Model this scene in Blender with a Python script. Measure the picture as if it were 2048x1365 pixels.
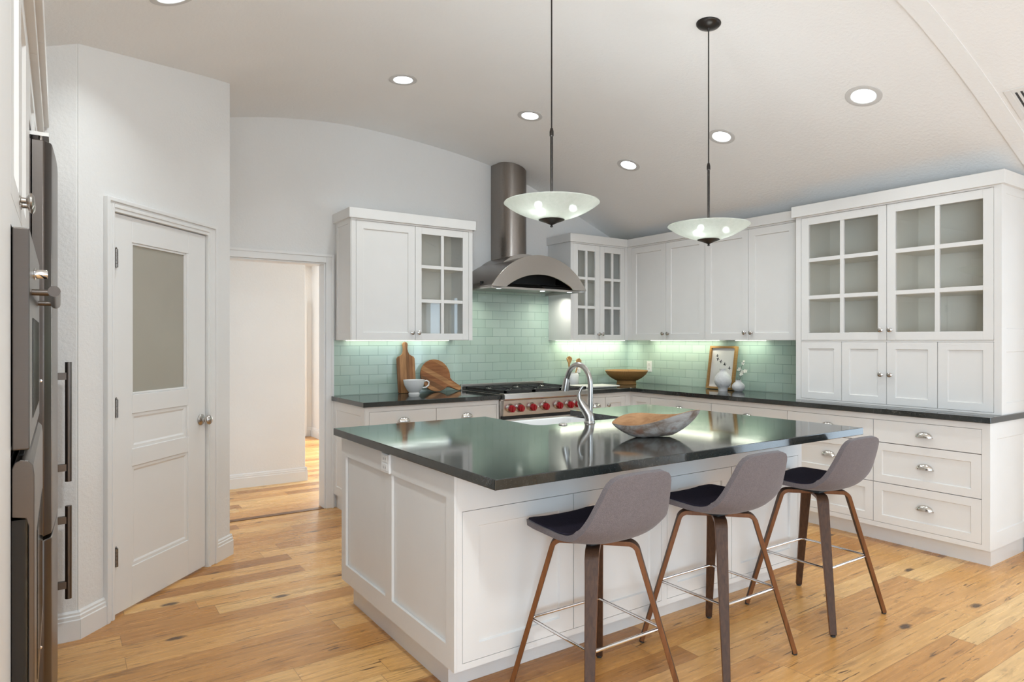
import bpy, bmesh, math, random
from mathutils import Vector, Matrix
random.seed(7)
PI = math.pi
S = bpy.context.scene
COL = S.collection
for o in list(bpy.data.objects):
    bpy.data.objects.remove(o)

# ------------------------------------------------------------------ camera
cam_d = bpy.data.cameras.new('camera')
cam = bpy.data.objects.new('camera', cam_d)
COL.objects.link(cam)
cam_d.sensor_width = 36.0
cam_d.sensor_fit = 'HORIZONTAL'
cam_d.lens = 1322.0 / 2048.0 * 36.0
cam_d.shift_y = -1.0 / 2048.0
cam_d.clip_start = 0.02
cam.location = (0, 0, 1.37)
cam.rotation_euler = (PI / 2, 0, -math.radians(34.37))
S.camera = cam

# ------------------------------------------------------------------ view, world, daylight
S.view_settings.view_transform = 'Standard'
S.view_settings.look = 'None'
S.view_settings.gamma = 1.0
S.view_settings.use_curve_mapping = False
S.view_settings.exposure = 0.44
S.cycles.use_denoising = True
S.cycles.max_bounces = 9
S.cycles.diffuse_bounces = 5
S.cycles.glossy_bounces = 4
S.cycles.transmission_bounces = 6
S.cycles.transparent_max_bounces = 10
S.cycles.caustics_reflective = False
S.cycles.caustics_refractive = False
S.cycles.sample_clamp_indirect = 6.0

W = bpy.data.worlds.new('sky')
S.world = W
W.use_nodes = True
W.node_tree.nodes['Background'].inputs[0].default_value = (0.76, 0.94, 1.10, 1)
W.node_tree.nodes['Background'].inputs[1].default_value = 1.6


WB = (0.855, 1.0, 1.125)      # the photograph's white balance, applied to every light source


def wbal(c):
    return tuple(a * b for a, b in zip(c, WB))


def area_light(name, loc, rot, sx, sy, power, color, parent=None, shape='RECTANGLE', spread=PI):
    d = bpy.data.lights.new(name, 'AREA')
    d.shape = shape
    d.size = sx
    d.size_y = sy
    d.energy = power
    d.color = wbal(color)
    d.spread = spread
    o = bpy.data.objects.new(name, d)
    COL.objects.link(o)
    o.location = loc
    o.rotation_euler = rot
    if parent:
        o.parent = parent
        o.location = Vector(loc) - Vector(root_loc(parent))
    return o


def root_loc(o):
    p = Vector(o.location)
    while o.parent:
        o = o.parent
        p = p + Vector(o.location)
    return p


DAY = (0.93, 0.965, 1.0)
# window daylight behind and right of the camera and in the hall, plus added fill
area_light('window_and_fill_light', (2.95, -3.9, 1.35), (-PI / 2, 0, PI), 3.0, 2.1, 6, DAY)
area_light('window_and_fill_light', (-1.05, -1.75, 1.35), (0, PI / 2, PI), 2.0, 2.6, 146, DAY)  # added fill outside the left wall, brightening surfaces that face left
area_light('window_and_fill_light', (5.75, -0.02, 1.15), (0, -PI / 2, PI), 2.2, 2.6, 37, DAY)
area_light('window_and_fill_light', (4.6, 8.0, 1.4), (0, PI / 2, 0), 2.0, 2.0, 62, (1.0, 0.97, 0.92))
area_light('window_and_fill_light', (4.3, 7.3, 1.45), (PI / 2, 0, 0.64), 1.5, 1.4, 85, (1.0, 0.98, 0.95))  # added second hall lamp, brightens the far corridor

# added unseen fill lamp under the front ceiling, brightening the pantry side
area_light('front_fill_light', (0.45, 0.55, 2.80), (math.radians(38), 0, math.radians(8)), 0.16, 0.16, 13, (1.0, 0.96, 0.90), None, 'DISK', math.radians(150))

# ------------------------------------------------------------------ materials
def new_mat(name):
    m = bpy.data.materials.new(name)
    m.use_nodes = True
    nt = m.node_tree
    b = nt.nodes['Principled BSDF']
    return m, nt, b


def nd(nt, t, **kw):
    n = nt.nodes.new(t)
    for k, v in kw.items():
        setattr(n, k, v)
    return n


def math_n(nt, op, a, b=None, c=None):
    n = nd(nt, 'ShaderNodeMath', operation=op)
    for i, v in enumerate((a, b, c)):
        if v is None:
            continue
        if isinstance(v, (int, float)):
            n.inputs[i].default_value = v
        else:
            nt.links.new(v, n.inputs[i])
    return n.outputs[0]


def ramp(nt, fac, stops, interp='LINEAR'):
    n = nd(nt, 'ShaderNodeValToRGB')
    n.color_ramp.interpolation = interp
    el = n.color_ramp.elements
    while len(el) < len(stops):
        el.new(0.5)
    for e, (p, c) in zip(el, stops):
        e.position = p
        e.color = tuple(c) + (1,) if len(c) == 3 else c
    nt.links.new(fac, n.inputs[0])
    return n.outputs[0]


def mixc(nt, fac, a, b, mode='MIX'):
    n = nd(nt, 'ShaderNodeMix', data_type='RGBA', blend_type=mode)
    for i, v in ((0, fac), (6, a), (7, b)):
        if isinstance(v, (int, float)):
            n.inputs[i].default_value = v
        elif isinstance(v, tuple):
            n.inputs[i].default_value = v + (1,) if len(v) == 3 else v
        else:
            nt.links.new(v, n.inputs[i])
    return n.outputs[2]


def noise(nt, vec, scale, detail=3, rough=0.5, dist=0.0):
    n = nd(nt, 'ShaderNodeTexNoise')
    n.inputs['Scale'].default_value = scale
    n.inputs['Detail'].default_value = detail
    n.inputs['Roughness'].default_value = rough
    n.inputs['Distortion'].default_value = dist
    if vec is not None:
        nt.links.new(vec, n.inputs['Vector'])
    return n.outputs['Fac']


def mapping(nt, vec, scale=(1, 1, 1), rot=(0, 0, 0), loc=(0, 0, 0)):
    n = nd(nt, 'ShaderNodeMapping')
    n.inputs['Scale'].default_value = scale
    n.inputs['Rotation'].default_value = rot
    n.inputs['Location'].default_value = loc
    nt.links.new(vec, n.inputs['Vector'])
    return n.outputs[0]


def bump(nt, b, height, strength, dist=0.01):
    n = nd(nt, 'ShaderNodeBump')
    n.inputs['Strength'].default_value = strength
    n.inputs['Distance'].default_value = dist
    nt.links.new(height, n.inputs['Height'])
    nt.links.new(n.outputs[0], b.inputs['Normal'])


def obj_co(nt):
    return nd(nt, 'ShaderNodeTexCoord').outputs['Object']


def geo_pos(nt):
    return nd(nt, 'ShaderNodeNewGeometry').outputs['Position']


def plain(name, col, rough=0.5, metal=0.0, var=0.0, vs=20.0, spec=0.5, bmp=0.0, bs=120.0):
    m, nt, b = new_mat(name)
    b.inputs['Roughness'].default_value = rough
    b.inputs['Metallic'].default_value = metal
    b.inputs['Specular IOR Level'].default_value = spec
    co = obj_co(nt)
    f = noise(nt, co, vs, 3)
    lo = tuple(c * (1 - var) for c in col)
    hi = tuple(min(1, c * (1 + var)) for c in col)
    nt.links.new(ramp(nt, f, [(0.3, lo), (0.7, hi)]), b.inputs['Base Color'])
    if bmp:
        bump(nt, b, noise(nt, co, bs, 4, 0.6), bmp)
    return m


M = {}
M['white'] = plain('cabinet_paint', (0.725, 0.706, 0.680), 0.38, var=0.012, vs=6)
M['trimw'] = plain('trim_paint', (0.755, 0.745, 0.73), 0.35, var=0.01, vs=6)
M['wall'] = plain('wall_paint', (0.745, 0.732, 0.715), 0.85, var=0.012, vs=2, bmp=0.30, bs=60)
M['wall_hall'] = plain('hall_paint', (0.77, 0.76, 0.74), 0.85, var=0.012, vs=2, bmp=0.25, bs=60)
M['ceil'] = plain('ceiling_paint', (0.84, 0.838, 0.83), 0.9, var=0.012, vs=2, bmp=0.30, bs=50)
M['inside'] = plain('cabinet_interior', (0.84, 0.79, 0.71), 0.5, var=0.02, vs=4)
M['chrome'] = plain('chrome', (0.80, 0.80, 0.81), 0.08, 1.0)
M['nickel'] = plain('satin_nickel', (0.52, 0.49, 0.46), 0.26, 1.0)
M['nickel_pull'] = plain('polished_nickel', (0.72, 0.69, 0.65), 0.17, 1.0)
M['hinge_metal'] = plain('aged_nickel', (0.22, 0.205, 0.19), 0.3, 1.0)
M['bronze'] = plain('dark_bronze', (0.035, 0.030, 0.027), 0.35, 0.7)
M['black'] = plain('black_gap', (0.012, 0.012, 0.012), 0.5)
M['iron'] = plain('cast_iron', (0.018, 0.017, 0.017), 0.55, bmp=0.2)
M['red'] = plain('red_knob_plastic', (0.30, 0.006, 0.012), 0.30)
M['ceramic'] = plain('white_ceramic', (0.76, 0.75, 0.73), 0.25, var=0.02)
M['fireclay'] = plain('fireclay', (0.84, 0.84, 0.83), 0.12)
M['matte_vase'] = plain('chalky_ceramic', (0.62, 0.60, 0.585), 0.85, var=0.05, vs=40, bmp=0.4, bs=60)
M['plastic'] = plain('white_plastic', (0.80, 0.79, 0.77), 0.35)
M['slot'] = plain('dark_slot', (0.05, 0.05, 0.05), 0.6)
M['paper'] = plain('paper', (0.72, 0.70, 0.68), 0.8)
M['ink'] = plain('bird_ink', (0.03, 0.03, 0.035), 0.8)
M['petal'] = plain('white_petal', (0.80, 0.78, 0.68), 0.6)
M['twig'] = plain('twig', (0.05, 0.035, 0.025), 0.7)
M['spoonwood'] = plain('spoon_wood', (0.52, 0.28, 0.09), 0.5, var=0.15, vs=30)
M['paletray'] = plain('pale_tray', (0.74, 0.70, 0.64), 0.35, var=0.04)
M['dark_glass'] = plain('black_glass', (0.010, 0.009, 0.009), 0.05)
M['rubber'] = plain('rubber_foot', (0.02, 0.02, 0.02), 0.7)


def stainless(name, col, rough, stretch=(1, 1, 60)):
    m, nt, b = new_mat(name)
    b.inputs['Metallic'].default_value = 1.0
    co = mapping(nt, obj_co(nt), stretch)
    f = noise(nt, co, 12, 4)
    nt.links.new(ramp(nt, f, [(0.2, tuple(c * .975 for c in col)), (0.8, tuple(min(1, c * 1.02) for c in col))]), b.inputs['Base Color'])
    r = nd(nt, 'ShaderNodeMapRange')
    r.inputs[3].default_value = rough * 0.93
    r.inputs[4].default_value = rough * 1.08
    nt.links.new(f, r.inputs[0])
    nt.links.new(r.outputs[0], b.inputs['Roughness'])
    return m


M['steel'] = stainless('brushed_steel', (0.52, 0.49, 0.46), 0.30)
M['steel_dark_refl'] = stainless('brushed_steel_dark_reflection', (0.14, 0.120, 0.108), 0.30)  # dark reflections of the room painted into the steel's base colour
M['steel_h'] = stainless('brushed_steel_hood', (0.285, 0.255, 0.232), 0.28, (4, 4, 90))
M['steel_range'] = stainless('brushed_steel_range', (0.62, 0.59, 0.56), 0.28)
M['faucet'] = stainless('brushed_nickel', (0.46, 0.45, 0.43), 0.28, (1, 1, 3))


def mat_stone():
    m, nt, b = new_mat('dark_soapstone')
    p = geo_pos(nt)
    n1 = noise(nt, p, 3.0, 6, 0.65, 1.2)
    n2 = noise(nt, mapping(nt, p, (1, 1.6, 1), (0, 0, 0.5)), 2.2, 8, 0.7, 2.5)
    base = ramp(nt, n1, [(0.3, (0.013, 0.015, 0.014)), (0.7, (0.030, 0.033, 0.031))])
    vein = ramp(nt, n2, [(0.485, (0, 0, 0)), (0.498, (1, 1, 1)), (0.511, (0, 0, 0))])
    patch = ramp(nt, noise(nt, p, 5.0, 2), [(0.58, (0, 0, 0)), (0.72, (1, 1, 1))])
    v = mixc(nt, 1.0, vein, patch, 'MULTIPLY')
    c = mixc(nt, math_n(nt, 'MULTIPLY', v, 0.35), base, (0.30, 0.30, 0.28))
    sp = ramp(nt, noise(nt, p, 170, 2, 0.7), [(0.60, (0, 0, 0)), (0.72, (1, 1, 1))])
    c = mixc(nt, math_n(nt, 'MULTIPLY', sp, 0.16), c, (0.22, 0.22, 0.22))
    nt.links.new(c, b.inputs['Base Color'])
    b.inputs['Roughness'].default_value = 0.10
    r = ramp(nt, noise(nt, p, 9, 4), [(0.3, (0.06,) * 3), (0.7, (0.10,) * 3)])
    nt.links.new(r, b.inputs['Roughness'])
    b.inputs['Specular IOR Level'].default_value = 0.62
    return m


M['stone'] = mat_stone()


def mat_tile(name, axis):
    m, nt, b = new_mat(name)
    p = geo_pos(nt)
    sx = nd(nt, 'ShaderNodeSeparateXYZ')
    nt.links.new(p, sx.inputs[0])
    cb = nd(nt, 'ShaderNodeCombineXYZ')
    nt.links.new(sx.outputs[0 if axis == 'x' else 1], cb.inputs[0])
    nt.links.new(math_n(nt, 'SUBTRACT', sx.outputs[2], 0.918), cb.inputs[1])
    br = nd(nt, 'ShaderNodeTexBrick')
    nt.links.new(cb.outputs[0], br.inputs['Vector'])
    br.offset = 0.5
    br.inputs['Scale'].default_value = 1.0
    br.inputs['Brick Width'].default_value = 0.166
    br.inputs['Row Height'].default_value = 0.0815
    br.inputs['Mortar Size'].default_value = 0.0022
    br.inputs['Mortar Smooth'].default_value = 0.15
    br.inputs['Color1'].default_value = (0.440, 0.568, 0.482, 1)
    br.inputs['Color2'].default_value = (0.490, 0.612, 0.525, 1)
    br.inputs['Mortar'].default_value = (0.30, 0.40, 0.34, 1)
    nt.links.new(br.outputs['Color'], b.inputs['Base Color'])
    inv = math_n(nt, 'SUBTRACT', 1.0, br.outputs['Fac'])
    bump(nt, b, inv, 0.5, 0.002)
    b.inputs['Roughness'].default_value = 0.10
    b.inputs['Coat Weight'].default_value = 0.6
    b.inputs['Coat Roughness'].default_value = 0.04
    return m


M['tile_x'] = mat_tile('glass_subway_tile', 'x')
M['tile_y'] = mat_tile('glass_subway_tile_side', 'y')


def mat_floor():
    m, nt, b = new_mat('hickory_planks')
    p = geo_pos(nt)
    s = nd(nt, 'ShaderNodeSeparateXYZ')
    nt.links.new(p, s.inputs[0])
    X, Y = s.outputs[0], s.outputs[1]
    PW, PL = 0.127, 1.15
    yr = math_n(nt, 'DIVIDE', Y, PW)
    row = math_n(nt, 'FLOOR', yr)
    wn = nd(nt, 'ShaderNodeTexWhiteNoise', noise_dimensions='1D')
    nt.links.new(row, wn.inputs['W'])
    xr = math_n(nt, 'ADD', math_n(nt, 'DIVIDE', X, PL), math_n(nt, 'MULTIPLY', wn.outputs[0], 7.3))
    col = math_n(nt, 'FLOOR', xr)
    cid = nd(nt, 'ShaderNodeCombineXYZ')
    nt.links.new(row, cid.inputs[0])
    nt.links.new(col, cid.inputs[1])
    w2 = nd(nt, 'ShaderNodeTexWhiteNoise', noise_dimensions='3D')
    nt.links.new(cid.outputs[0], w2.inputs['Vector'])
    pid = w2.outputs[0]
    base = ramp(nt, pid, [(0.0, (0.400, 0.175, 0.050)), (0.16, (0.560, 0.265, 0.080)), (0.45, (0.680, 0.350, 0.112)),
                          (0.75, (0.760, 0.430, 0.155)), (1.0, (0.820, 0.520, 0.220))])
    # plank-wise shifted coordinates for the grain
    sh = nd(nt, 'ShaderNodeVectorMath', operation='MULTIPLY_ADD')
    nt.links.new(w2.outputs['Color'], sh.inputs[0])
    sh.inputs[1].default_value = (17, 11, 5)
    nt.links.new(p, sh.inputs[2])
    gco = sh.outputs[0]
    g1 = noise(nt, mapping(nt, gco, (1.6, 30, 1)), 2.0, 6, 0.6, 0.6)
    g2 = noise(nt, mapping(nt, gco, (0.9, 7, 1)), 1.7, 4, 0.6, 1.6)
    c = mixc(nt, 0.55, base, ramp(nt, g1, [(0.25, (0.50, 0.44, 0.40)), (0.6, (1.05, 1.03, 1.0))]), 'MULTIPLY')
    streak = ramp(nt, g2, [(0.58, (0, 0, 0)), (0.72, (1, 1, 1))])
    c = mixc(nt, math_n(nt, 'MULTIPLY', streak, 0.55), c, (0.17, 0.075, 0.028))
    thin = ramp(nt, noise(nt, mapping(nt, gco, (1.2, 16, 1)), 1.9, 5, 0.65, 2.2), [(0.60, (0, 0, 0)), (0.66, (1, 1, 1))])
    c = mixc(nt, math_n(nt, 'MULTIPLY', thin, 0.85), c, (0.075, 0.036, 0.018))
    # knots
    vo = nd(nt, 'ShaderNodeTexVoronoi')
    vo.inputs['Scale'].default_value = 1.0
    nt.links.new(mapping(nt, gco, (2.2, 4.8, 1)), vo.inputs['Vector'])
    kn = ramp(nt, math_n(nt, 'ADD', vo.outputs['Distance'], math_n(nt, 'MULTIPLY', noise(nt, p, 40, 2), 0.08)),
              [(0.10, (1, 1, 1)), (0.165, (0, 0, 0))])
    c = mixc(nt, math_n(nt, 'MULTIPLY', kn, 0.92), c, (0.050, 0.024, 0.013))
    ringf = ramp(nt, vo.outputs['Distance'], [(0.10, (1, 1, 1)), (0.34, (0, 0, 0))])
    rings = nd(nt, 'ShaderNodeMath', operation='SINE')
    nt.links.new(math_n(nt, 'MULTIPLY', vo.outputs['Distance'], 85.0), rings.inputs[0])
    rr = math_n(nt, 'MULTIPLY', math_n(nt, 'MULTIPLY', ringf, ramp(nt, rings.outputs[0], [(0.55, (0, 0, 0)), (0.95, (1, 1, 1))])), 0.22)
    c = mixc(nt, rr, c, (0.24, 0.10, 0.035))
    # joints
    fy = math_n(nt, 'FRACT', yr)
    fx = math_n(nt, 'FRACT', xr)
    ey = math_n(nt, 'LESS_THAN', math_n(nt, 'MINIMUM', fy, math_n(nt, 'SUBTRACT', 1.0, fy)), 0.008)
    ex = math_n(nt, 'LESS_THAN', math_n(nt, 'MINIMUM', fx, math_n(nt, 'SUBTRACT', 1.0, fx)), 0.0011)
    e = math_n(nt, 'MAXIMUM', ey, ex)
    c = mixc(nt, math_n(nt, 'MULTIPLY', e, 0.55), c, (0.10, 0.045, 0.018))
    nt.links.new(c, b.inputs['Base Color'])
    nt.links.new(ramp(nt, g1, [(0.3, (0.34,) * 3), (0.7, (0.24,) * 3)]), b.inputs['Roughness'])
    bump(nt, b, math_n(nt, 'SUBTRACT', g1, math_n(nt, 'MULTIPLY', e, 2.0)), 0.06, 0.004)
    return m


M['floor'] = mat_floor()


def mat_wood(name, dark, light, scale=(1, 1, 14), s=4.0, rough=0.4, rot=(0, 0, 0), bands=None):
    m, nt, b = new_mat(name)
    co = mapping(nt, obj_co(nt), scale, rot)
    f = noise(nt, co, s, 6, 0.6, 0.5)
    c = ramp(nt, f, [(0.25, dark), (0.75, light)])
    if bands:
        ax, width, cols = bands
        sx = nd(nt, 'ShaderNodeSeparateXYZ')
        nt.links.new(mapping(nt, obj_co(nt), (1, 1, 1), rot), sx.inputs[0])
        w = nd(nt, 'ShaderNodeTexWhiteNoise', noise_dimensions='1D')
        nt.links.new(math_n(nt, 'ADD', math_n(nt, 'FLOOR', math_n(nt, 'DIVIDE', sx.outputs[ax], width)), 4.0), w.inputs['W'])
        c = mixc(nt, 0.75, c, ramp(nt, w.outputs[0], cols, 'CONSTANT'), 'MULTIPLY')
    nt.links.new(c, b.inputs['Base Color'])
    b.inputs['Roughness'].default_value = rough
    b.inputs['Specular IOR Level'].default_value = 0.3
    return m


M['walnut'] = mat_wood('walnut_veneer', (0.036, 0.017, 0.010), (0.095, 0.045, 0.023), (30, 30, 2), 3.0, 0.55)
M['ply_edge'] = mat_wood('plywood_edge', (0.120, 0.042, 0.013), (0.215, 0.080, 0.026), (30, 30, 2), 3.0, 0.35)
M['frame_wood'] = mat_wood('oak_frame', (0.27, 0.14, 0.045), (0.42, 0.24, 0.085), (4, 4, 30), 4, 0.4)
M['basket'] = None


def mat_board(name, rot, width, ax):
    return mat_wood(name, (0.26, 0.115, 0.042), (0.50, 0.245, 0.100), (16, 16, 16) if ax is None else ((22, 22, 1.5) if ax == 0 else (1.5, 22, 22)), 2.2, 0.45, rot,
                    (ax or 0, width, [(0.0, (0.45, 0.40, 0.38)), (0.25, (1.0, 0.95, 0.9)), (0.5, (0.72, 0.60, 0.55)), (0.75, (1.15, 1.2, 1.25))]))


def mat_basket():
    m, nt, b = new_mat('woven_rattan')
    co = obj_co(nt)
    s = nd(nt, 'ShaderNodeSeparateXYZ')
    nt.links.new(co, s.inputs[0])
    ang = math_n(nt, 'ARCTAN2', s.outputs[1], s.outputs[0])
    a = nd(nt, 'ShaderNodeMath', operation='SINE')
    zi = math_n(nt, 'MULTIPLY', s.outputs[2], 560.0)
    nt.links.new(math_n(nt, 'ADD', math_n(nt, 'MULTIPLY', ang, 70.0), math_n(nt, 'MULTIPLY', math_n(nt, 'FLOOR', math_n(nt, 'DIVIDE', zi, PI)), PI)), a.inputs[0])
    zz = nd(nt, 'ShaderNodeMath', operation='SINE')
    nt.links.new(zi, zz.inputs[0])
    h = math_n(nt, 'MULTIPLY', math_n(nt, 'ABSOLUTE', zz.outputs[0]), math_n(nt, 'ABSOLUTE', a.outputs[0]))
    c = ramp(nt, h, [(0.0, (0.17, 0.075, 0.022)), (0.7, (0.50, 0.27, 0.085))])
    n = noise(nt, mapping(nt, co, (3, 3, 40)), 4, 3)
    c = mixc(nt, 0.5, c, ramp(nt, n, [(0.3, (0.65, 0.6, 0.55)), (0.7, (1.1, 1.05, 1.0))]), 'MULTIPLY')
    nt.links.new(c, b.inputs['Base Color'])
    b.inputs['Roughness'].default_value = 0.6
    bump(nt, b, h, 0.5, 0.003)
    return m


M['basket'] = mat_basket()


def mat_fabric(name, col, col2, sheen=0.15, spec=0.15):
    m, nt, b = new_mat(name)
    co = obj_co(nt)
    f = noise(nt, co, 420, 2, 0.7)
    g = noise(nt, co, 60, 3, 0.6)
    c = ramp(nt, f, [(0.30, col), (0.70, col2)])
    c = mixc(nt, 0.35, c, ramp(nt, g, [(0.3, (0.82,) * 3), (0.7, (1.08,) * 3)]), 'MULTIPLY')
    nt.links.new(c, b.inputs['Base Color'])
    b.inputs['Roughness'].default_value = 0.95
    b.inputs['Specular IOR Level'].default_value = spec
    b.inputs['Sheen Weight'].default_value = sheen
    b.inputs['Sheen Roughness'].default_value = 0.5
    bump(nt, b, f, 0.25, 0.002)
    return m


M['fabric'] = mat_fabric('grey_felt', (0.110, 0.092, 0.094), (0.195, 0.166, 0.169))
M['fabric_dark'] = mat_fabric('charcoal_felt', (0.020, 0.016, 0.025), (0.042, 0.034, 0.050), 0.0, 0.06)


def mat_bowl_out():
    m, nt, b = new_mat('weathered_whitewash_wood')
    co = obj_co(nt)
    f = noise(nt, mapping(nt, co, (2, 5, 5)), 3.2, 6, 0.65, 0.8)
    c = ramp(nt, f, [(0.30, (0.13, 0.075, 0.045)), (0.44, (0.235, 0.185, 0.150)), (0.56, (0.36, 0.325, 0.295)), (0.78, (0.50, 0.475, 0.445))])
    sp = ramp(nt, noise(nt, mapping(nt, co, (1, 1, 1), (0, 0, 0), (0.3, 0, 0)), 9, 3), [(0.62, (0, 0, 0)), (0.70, (1, 1, 1))])
    c = mixc(nt, math_n(nt, 'MULTIPLY', sp, 0.75), c, (0.20, 0.085, 0.045))
    nt.links.new(c, b.inputs['Base Color'])
    b.inputs['Roughness'].default_value = 0.7
    bump(nt, b, f, 0.3, 0.006)
    return m


M['bowl_out'] = mat_bowl_out()
M['bowl_in'] = mat_wood('carved_wood', (0.30, 0.150, 0.065), (0.52, 0.300, 0.150), (2, 9, 9), 5, 0.55)


def mat_glass():
    m, nt, b = new_mat('clear_pane')
    nt.nodes.remove(b)
    out = [n for n in nt.nodes if n.type == 'OUTPUT_MATERIAL'][0]
    t = nd(nt, 'ShaderNodeBsdfTransparent')
    t.inputs[0].default_value = (0.97, 0.98, 0.975, 1)
    g = nd(nt, 'ShaderNodeBsdfGlossy')
    g.inputs['Roughness'].default_value = 0.01
    lw = nd(nt, 'ShaderNodeLayerWeight')
    sch = math_n(nt, 'MULTIPLY_ADD', math_n(nt, 'POWER', lw.outputs['Facing'], 5.0), 0.95, 0.05)
    mx = nd(nt, 'ShaderNodeMixShader')
    nt.links.new(sch, mx.inputs[0])
    nt.links.new(t.outputs[0], mx.inputs[1])
    nt.links.new(g.outputs[0], mx.inputs[2])
    nt.links.new(mx.outputs[0], out.inputs[0])
    return m


M['glass'] = mat_glass()
M['frosted'] = plain('frosted_pane', (0.370, 0.345, 0.290), 0.32, var=0.05, vs=2.5)


def emit(name, col, strength):
    m, nt, b = new_mat(name)
    b.inputs['Base Color'].default_value = (0.9, 0.9, 0.88, 1)
    b.inputs['Emission Color'].default_value = wbal(col) + (1,)
    b.inputs['Emission Strength'].default_value = strength
    return m


M['lens'] = emit('lit_lens', (1.0, 0.97, 0.92), 3.0)
M['bulb'] = emit('lit_bulb', (1.0, 0.95, 0.88), 270.0)
M['strip'] = emit('lit_strip', (1.0, 0.88, 0.66), 4.0)


def mat_shade():
    m, nt, b = new_mat('seeded_glass_shade')
    nt.nodes.remove(b)
    out = [n for n in nt.nodes if n.type == 'OUTPUT_MATERIAL'][0]
    tr = nd(nt, 'ShaderNodeBsdfTranslucent')
    df = nd(nt, 'ShaderNodeBsdfDiffuse')
    gl = nd(nt, 'ShaderNodeBsdfGlossy')
    gl.inputs['Roughness'].default_value = 0.15
    co = obj_co(nt)
    f = noise(nt, co, 55, 4, 0.7)
    c = ramp(nt, f, [(0.3, (0.80, 0.83, 0.765)), (0.7, (0.92, 0.925, 0.88))])
    nt.links.new(c, tr.inputs[0])
    nt.links.new(c, df.inputs[0])
    m1 = nd(nt, 'ShaderNodeMixShader')
    m1.inputs[0].default_value = 0.62
    nt.links.new(df.outputs[0], m1.inputs[1])
    nt.links.new(tr.outputs[0], m1.inputs[2])
    m2 = nd(nt, 'ShaderNodeMixShader')
    m2.inputs[0].default_value = 0.05
    nt.links.new(m1.outputs[0], m2.inputs[1])
    nt.links.new(gl.outputs[0], m2.inputs[2])
    rf = nd(nt, 'ShaderNodeBsdfRefraction')
    rf.inputs['Roughness'].default_value = 0.38
    rf.inputs['IOR'].default_value = 1.03
    rf.inputs['Color'].default_value = (0.93, 0.95, 0.90, 1)
    m3 = nd(nt, 'ShaderNodeMixShader')
    m3.inputs[0].default_value = 0.30
    nt.links.new(m2.outputs[0], m3.inputs[1])
    nt.links.new(rf.outputs[0], m3.inputs[2])
    nt.links.new(m3.outputs[0], out.inputs[0])
    return m


M['shade'] = mat_shade()

# ------------------------------------------------------------------ mesh helpers
IDT = lambda a, n, z: (a, n, z)


def face_my(y0):      # a = x, n = outward towards -y
    return lambda a, n, z: (a, y0 - n, z)


def face_mx(x0):      # a = y, n = outward towards -x
    return lambda a, n, z: (x0 - n, a, z)


def face_px(x0):      # a = y, n = outward towards +x
    return lambda a, n, z: (x0 + n, a, z)


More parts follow.
